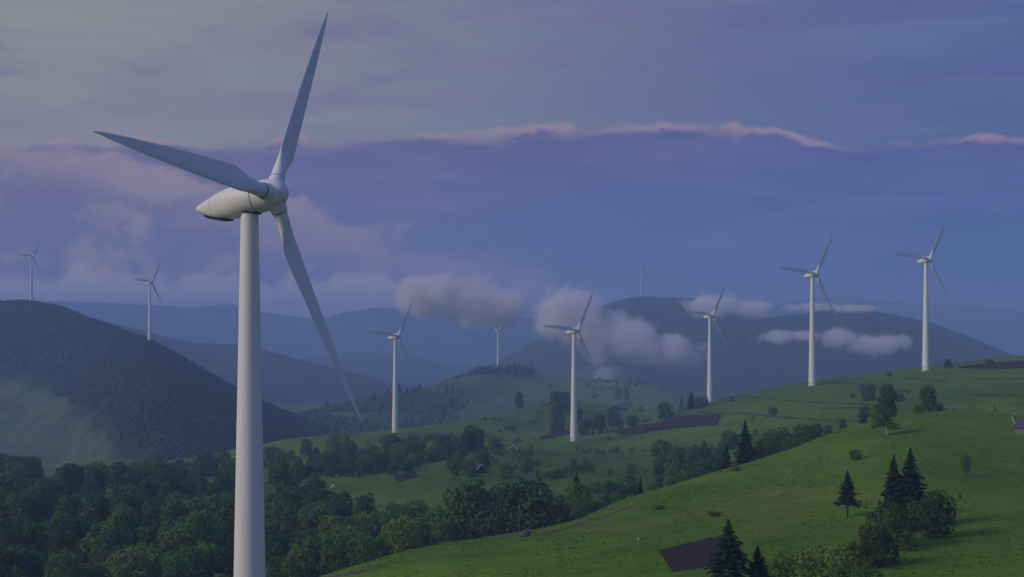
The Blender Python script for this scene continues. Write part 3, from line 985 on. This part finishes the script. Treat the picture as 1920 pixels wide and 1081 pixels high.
px_plant('spruce', 298, 905, 876, 'needle', 'small spruce right of the dark pointed spruce at the left wood', sx=1.2, var=2, lo=500)

# --- woods: every tree its own, laid out over stretches of ground (px range at two distances)
ORD = ['first', 'second', 'third', 'fourth', 'fifth', 'sixth', 'seventh', 'eighth', 'ninth', 'tenth', 'eleventh', 'twelfth', 'thirteenth', 'fourteenth', 'fifteenth', 'sixteenth', 'seventeenth', 'eighteenth', 'nineteenth', 'twentieth']
LOOK = {'leaf_dark': 'dark green', 'leaf_mid': 'mid green', 'leaf_light': 'light green', 'leaf_brown': 'brownish', 'needle': 'dark'}
filler = []


def wood(quad, spacing, hr, mats, where, group, sx=(.75, 1.4), kind='broad', tries=1400, limit=80, rows=3, fill=0, fsp=.42):
    """quad: stretches (px_left, px_right, D_near, D_far); trees are named by row (front row first) and by order from the left"""
    sel = []
    for k in range(tries):
        l, r_, d0, d1 = quad[k % len(quad)]
        D = math.exp(random.uniform(math.log(d0), math.log(d1)))
        px = random.uniform(l, r_)
        x, y = at(px, D)
        h = random.uniform(*hr)
        s = random.uniform(*sx)
        if any((x - a) ** 2 + (y - b) ** 2 < (spacing * (c + h * .4 * s)) ** 2 for a, b, c in placed):
            continue
        placed.append((x, y, h * .4 * s))
        sel.append((D, px, x, y, h, s))
        if len(sel) >= limit:
            break
    sel.sort()
    per = max(1, -(-len(sel) // rows))
    for r0 in range(0, len(sel), per):
        row = sorted(sel[r0:r0 + per], key=lambda q: q[1])
        for q, (D, px, x, y, h, s) in enumerate(row):
            mt = random.choices(list(mats), list(mats.values()))[0]
            noun = {'broad': 'broadleaf tree', 'spruce': 'spruce', 'shrub': 'shrub'}[kind]
            place = ('%s from left in %s row' % (ORD[q], ORD[r0 // per])) if rows > 1 else '%s from left' % ORD[q]
            plant(kind, x, y, h, mt, '%s %s, %s, %s' % (LOOK[mt], noun, place, where), group, sx=s, cat='shrub' if kind == 'shrub' else 'tree')
            placed.pop()
    for k in range(fill * 6):
        if fill <= 0:
            break
        l, r_, d0, d1 = quad[k % len(quad)]
        D = math.exp(random.uniform(math.log(d0), math.log(d1)))
        x, y = at(random.uniform(l, r_), D)
        h = random.uniform(hr[0] * .55, hr[0] * .95)
        if any((x - a) ** 2 + (y - b) ** 2 < (fsp * (c + h * .45)) ** 2 for a, b, c in placed):
            continue
        placed.append((x, y, h * .42))
        filler.append((x, y, h))
        fill -= 1
    return len(sel)


cnt = {}
cnt['l1'] = wood([(5, 440, 338, 430)], .66, (9, 15), {'leaf_mid': 5, 'leaf_light': 1.6, 'leaf_dark': 1.6}, 'bottom of the left wood', 'front trees of the left wood', limit=24, rows=2, fill=30)
cnt['l2'] = wood([(5, 440, 430, 565)], .66, (9, 17), {'leaf_dark': 4, 'leaf_mid': 2.4}, 'middle of the left wood', 'middle trees of the left wood', limit=36, rows=3, fill=45)
cnt['l3'] = wood([(5, 85, 565, 700), (215, 440, 590, 720), (40, 440, 630, 730)], .66, (10, 19), {'leaf_dark': 5, 'leaf_mid': 1.2}, 'far edge of the left wood', 'far edge trees of the left wood', limit=34, rows=3, fill=45)
cnt['l4'] = wood([(0, 70, 760, 900), (280, 440, 760, 920)], .7, (12, 16), {'leaf_mid': 2, 'leaf_dark': 2}, 'hazy trees behind the left wood', 'hazy trees behind the left wood', limit=14, rows=1, fill=25)
cnt['c1'] = wood([(505, 700, 372, 530), (505, 640, 500, 570), (680, 880, 378, 520)], .66, (8, 16), {'leaf_mid': 4, 'leaf_dark': 3.4, 'leaf_light': .6}, 'wood below the meadow strip', 'trees of the wood below the meadow strip', limit=50, rows=4, fill=80)
cnt['c2'] = wood([(860, 1010, 395, 460)], .55, (18, 23), {'leaf_dark': 1}, 'tall stand behind the hay rack', 'tall dark stand behind the hay rack', sx=(.8, 1.0), limit=9, rows=1, fill=14)
cnt['c3'] = wood([(505, 650, 700, 960), (640, 790, 705, 930), (770, 900, 770, 950)], .68, (8, 16), {'leaf_dark': 4, 'leaf_mid': 2.4, 'leaf_light': .3}, 'wood above the meadow strip', 'trees of the wood above the meadow strip', limit=52, rows=4, fill=130)
cnt['c4'] = wood([(840, 885, 640, 720), (900, 960, 640, 740), (845, 950, 830, 900)], .7, (6, 10), {'leaf_mid': 3, 'leaf_dark': 2}, 'small trees round the two cabins', 'small trees round the cabins', limit=14, rows=1, fill=14)
cnt['g1'] = wood([(1015, 1130, 400, 520), (1110, 1350, 450, 640), (1230, 1400, 520, 680)], .68, (7, 15), {'leaf_dark': 4, 'leaf_mid': 3}, 'wood behind the near hill', 'trees of the wood behind the near hill', limit=42, rows=4, fill=60)
cnt['t1'] = wood([(1030, 1130, 1100, 1330), (1100, 1190, 1130, 1250), (1040, 1066, 1290, 1420)], .8, (9, 16), {'leaf_dark': 5, 'leaf_mid': 1}, 'grove round the centre turbine', 'grove round the centre turbine', limit=20, rows=2, fill=20)
cnt['s1'] = wood([(925, 1005, 2480, 2620), (880, 925, 2480, 2560)], .30, (13, 20), {'needle': 1}, 'summit wood of the middle hill', 'summit spruces of the middle hill', kind='spruce', sx=(1.4, 2.0), limit=60, rows=3)
cnt['s2'] = wood([(600, 870, 1950, 2480)], 1.1, (12, 20), {'needle': 1}, 'left shoulder of the middle hill', 'spruces on the middle hill shoulder', kind='spruce', sx=(1.1, 1.5), limit=32, rows=2)
cnt['s3'] = wood([(1010, 1260, 2330, 2540)], 1.5, (2.5, 5), {'leaf_dark': 1}, 'grassy top of the middle hill', 'shrubs on the middle hill top', kind='shrub', sx=(1, 1.6), limit=16, rows=1)
# the wood goes on past the frame
for k in range(150):
    D = math.exp(random.uniform(math.log(335), math.log(720)))
    filler.append((*at(random.uniform(-330, 0), D), random.uniform(10, 15)))
src = []
for sd_ in (501, 502, 503):
    me_ = broad_crown(sd_, 1.3, .0, 700, 12, .064)
    c_ = np.empty(len(me_.vertices) * 3, np.float32)
    me_.vertices.foreach_get('co', c_)
    src.append(c_.reshape(-1, 3))
    bpy.data.meshes.remove(me_)


def leafy(name, label, spots, mat, cat, keep=1.0):
    FV = []
    for q, (x, y, h) in enumerate(spots):
        v = src[q % 3]
        v = v[:int(len(v) // 4 * keep) * 4]
        a = random.uniform(0, 6.28)
        FV.append(np.stack([(v[:, 0] * math.cos(a) - v[:, 1] * math.sin(a)) * h + x, (v[:, 0] * math.sin(a) + v[:, 1] * math.cos(a)) * h + y, v[:, 2] * h + float(ground(x, y)) - .3], -1))
    FV = np.concatenate(FV)
    return tag(obj(name, mesh_np(name, FV, np.arange(len(FV)).reshape(-1, 4)), M[mat]), label, cat, kind='stuff')


leafy('undergrowth', 'dense undergrowth filling the woods between the trees', filler, 'leaf_dark', 'undergrowth')
scrub = []
for k in range(4000):
    D = math.exp(random.uniform(math.log(640), math.log(1500)))
    px = random.uniform(820, 1330)
    x, y = at(px, D)
    if fbm(np.array([x]), np.array([y]), 60, 3, 44)[0] > .30 and len(scrub) < 150:
        scrub.append((x, y, random.uniform(1.5, 4.5)))
for pts in ([(860, 1010), (930, 1100), (1000, 1230), (1030, 1420)], [(690, 985), (780, 1010), (850, 1080)], [(1085, 1080), (1140, 1100), (1200, 1170), (1290, 1260)], [(1240, 720), (1330, 740), (1420, 700)], [(960, 690), (1040, 640), (1110, 690)]):
    for k in range(46):
        f = random.uniform(0, len(pts) - 1.001)
        i_ = int(f)
        px, D = [pts[i_][j_] + (pts[i_ + 1][j_] - pts[i_][j_]) * (f - i_) for j_ in (0, 1)]
        scrub.append((*at(px + random.gauss(0, 3), D + random.gauss(0, 9)), random.uniform(1.5, 5)))
leafy('hedge_scrub', 'scrub and hedge bushes scattered over the centre pastures', scrub, 'leaf_dark', 'scrub', .5)
print('TREES', cnt, len(placed), 'FILL', len(filler))

# ------------------------------------------------------------------ far woods that read as one mass
ico_v = []
for zz, rr_, k in ((1, 0, 1), (.45, .9, 5), (-.45, .9, 5), (-1, 0, 1)):
    for j in range(k):
        a = 2 * math.pi * (j + (.5 if zz < 0 else 0)) / k
        ico_v.append((rr_ * math.cos(a), rr_ * math.sin(a), zz))
ico_v = np.array(ico_v)
ico_f = np.array([(0, 1 + j, 1 + (j + 1) % 5) for j in range(5)] + [(1 + j, 6 + j, 1 + (j + 1) % 5) for j in range(5)] + [(1 + (j + 1) % 5, 6 + j, 6 + (j + 1) % 5) for j in range(5)] + [(6 + j, 11, 6 + (j + 1) % 5) for j in range(5)])
cone_v = np.array([(0, 0, 2.4)] + [(math.cos(a), math.sin(a), .1) for a in np.linspace(0, 6.283, 6)[:-1]])
cone_f = np.array([(0, 1 + j, 1 + (j + 1) % 5) for j in range(5)])


def mass(name, label, n, u0, u1, d0, d1, size, layer, keep, conif=.3, mat='leaf_dark'):
    r = np.random.default_rng(hash(name) % 1000 if False else len(name) * 17)
    u = r.uniform((u0 - CX) / F, (u1 - CX) / F, n * 3)
    D = np.sqrt(r.uniform(d0 * d0, d1 * d1, n * 3))
    x, y = u * D, D
    i = np.clip(((np.log(D) - LD0) / LDS).astype(int), 0, ND - 1)
    j = np.clip(((u - LU0) / LUS).astype(int), 0, NA - 1)
    ok = (OWN[i, j] == layer) & keep(x, y, r)
    x, y = x[ok][:n], y[ok][:n]
    z = ground(x, y)
    s = r.uniform(.6, 1.2, len(x)) * size
    V, Fc, k = [], [], 0
    isc = r.random(len(x)) < conif
    for sel, bv, bf, stretch in ((~isc, ico_v, ico_f, .9), (isc, cone_v, cone_f, 1.0)):
        m = sel.sum()
        if not m:
            continue
        a = r.uniform(0, 6.28, m)
        jit = 1 + r.normal(size=(m, len(bv), 1)) * .16
        v = bv[None] * jit
        ca, sa = np.cos(a)[:, None], np.sin(a)[:, None]
        v = np.stack([v[..., 0] * ca - v[..., 1] * sa, v[..., 0] * sa + v[..., 1] * ca, v[..., 2] * stretch], -1) * (s[sel] * np.where(bf is cone_f, .6, 1))[:, None, None]
        v = v + np.stack([x[sel], y[sel], z[sel] + s[sel] * .35], -1)[:, None]
        V.append(v.reshape(-1, 3))
        Fc.append((bf[None] + (np.arange(m) * len(bv))[:, None, None] + k).reshape(-1, 3))
        k += m * len(bv)
    o = obj(name, mesh_np(name, np.concatenate(V), np.concatenate(Fc)), M[mat])
    return tag(o, label, 'forest', kind='stuff')


def patchy(th, wl, seed):
    return lambda x, y, r: fbm(x, y, wl, 4, seed) + r.normal(size=len(x)) * .06 > th


def left_keep(x, y, r):
    return (ground(x, y) + .152 * x + 171) / 18 + fbm(x, y, 190, 4, 77) * 1.1 + r.normal(size=len(x)) * .12 > .1


mass('left_hill_forest', 'dark hazy forest covering the left hill', 17000, -420, 700, 950, 2650, 2.9, 3, left_keep, .35, 'far_wood')
mass('middle_hill_forest', 'dark patchy wood on the flank of the middle hill', 9000, 380, 960, 1350, 2620, 4.4, 2, lambda x, y, r: fbm(x, y, 210, 4, 33) + r.normal(size=len(x)) * .06 + np.clip((-x / y - .035) * 2.2, -.3, .22) > -.02, .3)
mass('middle_hill_thicket', 'dark thin thickets on the middle hill pasture', 500, 960, 1330, 1500, 2500, 4.0, 2, patchy(.22, 150, 35), .2)
# tufts of longer grass on the near meadow
nt = 26000
u = rng.uniform((480 - CX) / F, (2100 - CX) / F, nt * 2)
D = np.sqrt(rng.uniform(190 ** 2, 490 ** 2, nt * 2))
x, y = u * D, D
i = np.clip(((np.log(D) - LD0) / LDS).astype(int), 0, ND - 1)
j = np.clip(((u - LU0) / LUS).astype(int), 0, NA - 1)
py_ = HY - ground(x, y) / y * F
px_ = CX + F * x / y
plot = (px_ > 1225) & (px_ < 1410) & (py_ > 998) & (py_ < 1078) & (py_ > 1030 - (px_ - 1233) * .24) & (py_ < 1076 - (px_ - 1262) * .2) & (px_ > 1231 + (py_ - 1030) * .68)
ok = (OWN[i, j] == 0) & ~plot & (fbm(x, y, 14, 4, 90) + rng.normal(size=len(x)) * .15 > .06)
x, y = x[ok][:nt], y[ok][:nt]
z = ground(x, y)
a = rng.uniform(0, 6.28, len(x))
s = rng.uniform(.12, .34, len(x))
tri = np.stack([np.stack([x - np.cos(a) * s * 1.6, y - np.sin(a) * s * .8, z - .05], -1), np.stack([x + np.cos(a) * s * 1.6, y + np.sin(a) * s * .8, z - .05], -1),
                np.stack([x + rng.normal(size=len(x)) * .1, y + .1, z + s * .9], -1)], 1).reshape(-1, 3)
M['tuft'] = leaf_mat('grass_tuft', (.055, .120, .015), (.100, .175, .022))
tag(obj('grass', mesh_np('grass', tri, np.arange(len(tri)).reshape(-1, 3)), M['tuft']), 'tufts of longer grass scattered over the near meadow', 'grass', kind='stuff')


# ------------------------------------------------------------------ fields, banks and tracks laid over the ground
def ribbon(name, up, lo, mat, nu, nv, lift, kind='structure', bulge=0.0, lo_d=80, furrow=0.0):
    """sheet between two lines of seen points, draped over the ground"""
    def resample(pts, n):
        a = np.array(pts, float)
        d = np.r_[0, np.cumsum(np.hypot(*np.diff(a, axis=0).T))]
        t = np.linspace(0, d[-1], n)
        return np.c_[np.interp(t, d, a[:, 0]), np.interp(t, d, a[:, 1])]
    A, B = resample(up, nu), resample(lo, nu)
    jt = 1.0 if furrow else .5
    ea, eb = A + rng.normal(size=A.shape) * jt * np.array([.3, 1]), B + rng.normal(size=B.shape) * jt * np.array([.3, 1])
    V, ok = [], []
    for i_ in range(nu):
        for j_ in range(nv):
            f = j_ / (nv - 1)
            q = ea[i_] * (1 - f) + eb[i_] * f
            g_ = on_ground(q[0], q[1], lo_d)
            ok.append(g_ is not None)
            V.append((g_.x, g_.y, g_.z + lift + bulge * math.sin(math.pi * f) + (furrow * ((1 if i_ % 4 < 2 else -1) + rng.normal() * .6) if 0 < j_ < nv - 1 else -.15 if furrow else 0)) if g_ else (0, 0, 0))
    f_ = [(i_ * nv + j_, (i_ + 1) * nv + j_, (i_ + 1) * nv + j_ + 1, i_ * nv + j_ + 1) for i_ in range(nu - 1) for j_ in range(nv - 1)]
    f_ = [q for q in f_ if all(ok[k_] for k_ in q) and max(V[k_][1] for k_ in q) - min(V[k_][1] for k_ in q) < 90]
    o = obj(name, mesh_np(name, V, f_, True), mat)
    return tag(o, kind=kind)


ribbon('ploughed_field', [(1233, 1030), (1290, 1016), (1345, 1004), (1375, 1012)], [(1262, 1073), (1310, 1066), (1375, 1053), (1400, 1046)], M['soil'], 72, 24, .12, furrow=.045)
ribbon('ploughed_field', [(1140, 809), (1220, 794), (1290, 778), (1352, 777)], [(1172, 815), (1235, 806), (1300, 800), (1345, 797)], M['soil'], 60, 14, .5, lo_d=600)
ribbon('ploughed_field', [(1010, 821), (1035, 810), (1062, 806)], [(1026, 823), (1045, 818), (1070, 812)], M['soil'], 24, 8, .5, lo_d=600)
ribbon('ploughed_field', [(1135, 770), (1160, 757), (1184, 753)], [(1150, 773), (1168, 770), (1188, 766)], M['soil'], 24, 8, .6, lo_d=900)
ribbon('ploughed_field', [(737, 894), (776, 884)], [(746, 903), (782, 893)], M['soil'], 20, 8, .4, lo_d=550)
ribbon('ploughed_field', [(1795, 687), (1850, 681), (1940, 675)], [(1810, 690), (1850, 692), (1940, 690)], M['soil'], 30, 8, .4, lo_d=700)
M['track'] = flat('dry_track', (.10, .095, .055), 1, .05, .3, .8)
ribbon('path', [(1016, 1000), (1070, 984), (1130, 966), (1185, 947)], [(1018, 1004), (1072, 988), (1132, 969.5), (1186, 950)], M['track'], 40, 4, .07)
ribbon('path', [(560, 1090), (640, 1075), (720, 1057)], [(566, 1096), (645, 1080), (724, 1060)], M['track'], 30, 4, .07)
for pts, th in (([(1372, 740), (1440, 748), (1500, 753), (1600, 757), (1645, 759)], 1.6), ([(1312, 773), (1400, 776), (1460, 782), (1530, 787), (1610, 789)], 2.2), ([(1240, 787), (1290, 771), (1330, 757), (1372, 743)], 1.6),
                ([(1700, 709), (1745, 712), (1780, 716)], 1.2), ([(1830, 712), (1920, 710)], 1.4), ([(1822, 739), (1870, 740), (1925, 743)], 1.4), ([(1545, 717), (1600, 720), (1620, 722)], 2.2), ([(1660, 731), (1705, 734)], 2.5),
                ([(1540, 766), (1620, 765)], 1.5), ([(790, 762), (860, 748), (920, 738), (980, 725)], 3.0), ([(680, 790), (760, 776), (860, 765), (930, 745)], 2.0)):
    ribbon('field_bank', [(x_, y_ - th) for x_, y_ in pts], [(x_, y_ + th * .4) for x_, y_ in pts], M['bank'], 60, 5, .05, bulge=.5, lo_d=500)
# dark hollows and tussocks on the near meadow
for px_, b_, t_, sx_, lb_ in ((1339, 966, 958, 2.2, 'flat dark juniper patch on the meadow above the ploughed plot'), (1236, 954, 947, 1.8, 'smaller flat juniper patch left of the dark juniper patch'),
                              (1380, 882, 874, 1.4, 'low dark bush at the meadow edge below the crest spruce')):
    px_plant('shrub', px_, b_, t_, 'leaf_dark', lb_, cat='bush', sx=sx_)

# ------------------------------------------------------------------ cabins and small things
M['old_wood'] = flat('weathered_wood', (.16, .145, .14), .9, .15, .3, 2)
M['dark_wood'] = flat('dark_wood', (.045, .040, .045), .9, .15, .3, 2)
M['roof_dark'] = flat('dark_roof', (.060, .050, .070), .8, .25, .2, 2)
M['trim'] = flat('pale_trim', (.62, .60, .58), .7, .3, .1, 2)
M['roof_red'] = flat('dull_purple_roof', (.060, .054, .080), .75, .3, .2, 2)
M['tarp'] = flat('dark_tarpaulin', (.075, .075, .085), .8, .3, .3, 2)


def empty(name, loc, rz, label, cat):
    o = bpy.data.objects.new(name, None)
    C.objects.link(o)
    o.location = loc
    o.rotation_euler = (0, 0, rz)
    return tag(o, label, cat)


def hut(name, px_, by, lo_d, wd, ln, hw, hr_, rz, wall, roof, trim, label):
    """gabled hut: gable ends at -y and +y"""
    g_ = on_ground(px_, by, lo_d)
    r_ = empty(name, g_ - Vector((0, 0, .25)), rz, label, 'hut')
    h2 = hw + hr_
    m = MB().loft([[(-wd / 2, y_, -1), (wd / 2, y_, -1), (wd / 2, y_, hw), (0, y_, h2), (-wd / 2, y_, hw)] for y_ in (-ln / 2, ln / 2)])
    obj('wall', m.mesh('wall'), wall, r_)
    ov, th = .45, .14
    for s_ in (-1, 1):
        nx, nz = hr_, wd / 2
        L_ = math.hypot(nx, nz)
        nx, nz = nx / L_ * s_, nz / L_
        e_ = Vector((s_ * (wd / 2 + ov), 0, hw - ov * hr_ / (wd / 2)))
        t_ = Vector((0, 0, h2))
        off = Vector((nx, 0, nz))
        rings = [[Vector((p.x, y_, p.z)) + off * o_ for p, o_ in ((e_, .02), (t_, .02), (t_, th), (e_, th))] for y_ in (-ln / 2 - ov, ln / 2 + ov)]
        rp = obj('roof_slope', MB().loft(rings).mesh('roof_slope'), roof, r_)
        rings = [[Vector((p.x, y_, p.z)) + off * o_ for p, o_ in ((e_, -.22), (t_, -.22), (t_, th + .08), (e_, th + .08))] for y_ in (-ln / 2 - ov - .14, -ln / 2 - ov - .01)]
        obj('bargeboard', MB().loft(rings).mesh('bargeboard'), trim, rp)
    d_ = MB().box((wd * .12, -ln / 2 - .03, hw * .42), (wd * .22, .08, hw * .84))
    obj('door', d_.mesh('door'), M['dark_wood'], r_)
    return r_


hut('small_cabin', 963, 847, 500, 5.2, 6.0, 2.6, 2.4, R(-4), M['old_wood'], M['roof_dark'], M['trim'], 'small grey gabled cabin with pale roof edges on the centre pasture')
hut('barn', 893, 886, 500, 6.0, 8.0, 2.4, 2.6, R(38), M['dark_wood'], M['roof_dark'], M['trim'], 'dark barn with a pale roof edge half hidden in trees below the cabin')
hut('low_shed', 584, 912, 500, 5.0, 6.5, 1.8, 1.3, R(80), M['dark_wood'], M['roof_dark'], M['dark_wood'], 'low dark shed at the wood edge right of the huge tower')
hut('white_shelter', 625, 915, 500, 1.7, 1.8, 1.0, 1.0, R(10), M['trim'], M['trim'], M['trim'], 'tiny white shelter at the wood edge right of the low dark shed')
hut('house', 1934, 814, 200, 6.5, 8.0, 2.6, 2.8, R(28), M['old_wood'], M['roof_red'], M['trim'], 'house with dull purple roof and white roof edge cut by the right edge')

# hay rack at the meadow edge
g = on_ground(995, 1003)
hr0 = empty('hay_rack', g, R(14), 'wooden hay rack with dark tarpaulin heap on the meadow edge', 'hay rack')
for x_, h_, ln_ in ((-2.9, 1.5, .1), (-.3, 1.9, 0), (.9, 1.2, 0), (2.9, 2.2, .25)):
    obj('post', MB().tube([(x_, 0, -.3), (x_ + ln_, 0, h_)], [.10, .08], 7).mesh('post'), M['old_wood'], hr0)
for z_ in (.55, 1.05):
    obj('rail', MB().tube([(-3.1, .12, z_), (3.15, .12, z_ + .12)], .06, 6).mesh('rail'), M['old_wood'], hr0)
tr = []
for i_ in range(9):
    a_ = i_ / 8
    w_, t_ = 1.3 * math.sin(math.pi * (a_ * .9 + .05)) ** .5, (.35 + 1.25 * math.sin(math.pi * (a_ * .85 + .08))) * random.uniform(.9, 1.05)
    tr.append([(-2.7 + 2.6 * a_, math.cos(b_) * w_ * .8 - .1, max(-.1, math.sin(b_) * t_)) for b_ in np.linspace(-.2, math.pi + .2, 12)])
obj('tarpaulin', MB().loft(tr).mesh('tarpaulin', True), M['tarp'], hr0)
g = on_ground(954, 1012)
gt = empty('field_gate', g, R(10), 'small pale wooden gate left of the hay rack', 'gate')
for x_ in (-.8, .8):
    obj('post', MB().tube([(x_, 0, -.2), (x_, 0, 1.25)], .07, 6).mesh('post'), M['old_wood'], gt)
for z_ in (.45, .8, 1.1):
    obj('rail', MB().tube([(-.8, .09, z_), (.8, .09, z_ + .04)], .045, 6).mesh('rail'), M['old_wood'], gt)
x_, y_ = at(974, 352)
pl = tag(obj('tall_pole', MB().tube([(0, 0, -.5), (.05, 0, 4), (.0, 0, 8.2)], [.11, .09, .06], 7).mesh('tall_pole'), M['old_wood'], None, (x_, y_, float(ground(x_, y_)))), 'thin grey pole standing behind the hay rack', 'pole')
g = on_ground(1864, 770, 500)
hp = empty('hay_pole', g, 0, 'dark pole with a clump of hay on the pasture behind the near crest', 'pole')
obj('pole', MB().tube([(0, 0, -.3), (0, 0, 2.6)], .10, 6).mesh('pole'), M['dark_wood'], hp)
for z_, r_ in ((.7, .55), (2.1, .45)):
    obj('hay_clump', MB().loft([[(r_ * k_ * math.cos(a_) * random.uniform(.85, 1.15), r_ * k_ * math.sin(a_), z_ + dz) for a_ in np.linspace(0, 6.283, 9)[:-1]] for dz, k_ in ((-.6, .6), (-.2, 1), (.2, .8), (.55, .2))]).mesh('hay_clump', True), M['dark_wood'], hp)
x_, y_ = at(1781, 505)
lp = empty('plank_pile', (x_, y_, float(ground(x_, y_))), R(-20), 'heap of pale planks behind the round crowned crest tree', 'plank pile')
for k_ in range(7):
    L_ = random.uniform(3.5, 5)
    obj('plank', MB().box((random.uniform(-.3, .3), (k_ - 3) * .34, 1.9 + .11 * (3 - abs(k_ - 3))), (L_, .26, .09), random.uniform(-.12, .12)).mesh('plank'), M['trim'], lp)
for a_ in (-1.3, 1.3):
    obj('bearer', MB().box((a_, 0, .8), (.25, 2.6, 2.0)).mesh('bearer'), M['dark_wood'], lp)
rl = [on_ground(*q) for q in ((1903, 777), (1899, 784), (1898, 789), (1904, 796))]
tag(obj('pale_rail', MB().tube([p + Vector((0, 0, .5)) for p in rl], .12, 6).mesh('pale_rail'), M['trim']), 'pale bent rail running down to the house at the right edge', 'rail')
g = on_ground(1197, 1013)
tag(obj('marker_stake', MB().tube([(0, 0, -.2), (0, 0, .8)], [.10, .08], 6).mesh('marker_stake'), M['trim'], None, tuple(g)), 'short white stake alone in the open meadow', 'stake')

# ------------------------------------------------------------------ low clouds lying before the mountains
def cloud(px0, px1, py0, py1, D, lobes, label, dens=.026, depth=.6, amp=2.4, seed=0):
    cx, cy = (px0 + px1) / 2, (py0 + py1) / 2
    hw, hh_ = (px1 - px0) / 2 / F * D, (py1 - py0) / 2 / F * D
    mt = bpy.data.materials.new('cloud_vapour')
    mt.use_nodes = True
    t = NT(mt.node_tree)
    pv_ = t.n('ShaderNodeVolumePrincipled')
    pv_.inputs['Color'].default_value = (1.0, .93, .92, 1)
    o_ = t.n('ShaderNodeOutputMaterial')
    t.link(pv_.outputs[0], o_.inputs['Volume'])
    oc = t.n('ShaderNodeTexCoord').outputs['Object']
    sp = t.n('ShaderNodeSeparateXYZ')
    t.link(oc, sp.inputs[0])
    f_ = None
    for (lx, ly, lr, lv) in [tuple(q_ / 1.45 for q_ in lb_) for lb_ in lobes]:   # lobe centre and radii in the cloud's own frame (-1..1)
        q = [t.m('DIVIDE', t.m('SUBTRACT', sp.outputs[0], lx), lr), t.m('DIVIDE', sp.outputs[1], .6), t.m('DIVIDE', t.m('SUBTRACT', sp.outputs[2], ly), lv)]
        d_ = t.m('SUBTRACT', 1.0, t.m('SQRT', t.m('ADD', t.m('ADD', t.m('MULTIPLY', q[0], q[0]), t.m('MULTIPLY', q[1], q[1])), t.m('MULTIPLY', q[2], q[2]))))
        f_ = d_ if f_ is None else t.m('SMOOTH_MAX', f_, d_, .2)
    P_ = pos(t)
    n_ = t.noise(P_, 1 / (min(hw, 150) * .50), 8, .62, .35)
    n2_ = t.noise(P_, 1 / (min(hw, 150) * .12), 4, .6, .2)
    dn = t.m('ADD', f_, t.m('ADD', t.m('MULTIPLY', t.m('SUBTRACT', n_, .5), amp), t.m('MULTIPLY', t.m('SUBTRACT', n2_, .5), .5)))
    t.link(t.m('MULTIPLY', t.ss(dn, .06, .58), dens), pv_.inputs['Density'])
    rings = [[(math.cos(b_) * math.sin(a_) * 1.08, math.sin(b_) * math.sin(a_) * 1.0, math.cos(a_) * 1.12) for b_ in np.linspace(0, 2 * math.pi, 17)[:-1]] for a_ in np.linspace(math.pi - .08, .08, 9)]
    me = MB().loft(rings).mesh('cloud')
    me.materials.append(mt)
    o = bpy.data.objects.new('cloud', me)
    C.objects.link(o)
    o.location = ((cx - CX) / F * D, D, (HY - cy) / F * D)
    o.scale = (hw * 1.62, hw * depth * 1.4, hh_ * 1.8)
    return tag(o, label, 'cloud', 'low clouds before the mountains')


cloud(735, 1000, 508, 622, 2850, ((-.4, .12, .62, .8), (.05, .05, .65, .8), (.5, -.15, .5, .62)), 'largest puffy cloud, before the far ridge left of the centre turbine', .042, .6, 1.9)
cloud(1000, 1315, 552, 695, 2760, ((-.5, .3, .45, .7), (.0, -.1, .5, .6), (.5, -.4, .5, .42)), 'long cloud bank stepping down to the right behind the centre turbine', .042, .6, 2.0)
cloud(1268, 1445, 550, 602, 2950, ((-.2, .1, .75, .8), (.4, -.1, .6, .6)), 'flat cloud lying across the far peak behind the third turbine from the right', .034, .7, 3.0)
cloud(1415, 1545, 612, 652, 2750, ((-.25, .0, .7, .6), (.4, .1, .5, .45)), 'small flat cloud left of the second turbine from the right', .034, .7, 3.0)
cloud(1535, 1705, 614, 668, 2750, ((-.5, .3, .5, .6), (.15, -.1, .6, .7), (.6, 0, .4, .5)), 'ragged cloud between the two rightmost turbines', .034, .7, 3.0)
cloud(1485, 1655, 560, 592, 3300, ((-.4, 0, .6, .5), (.35, -.1, .6, .45)), 'thin high cloud strip touching the eastern ridge top', .034, .7, 3.0)
cloud(1085, 1180, 682, 722, 2740, ((0, 0, .9, .85),), 'low cloud peeping over the middle hill behind the centre turbine')
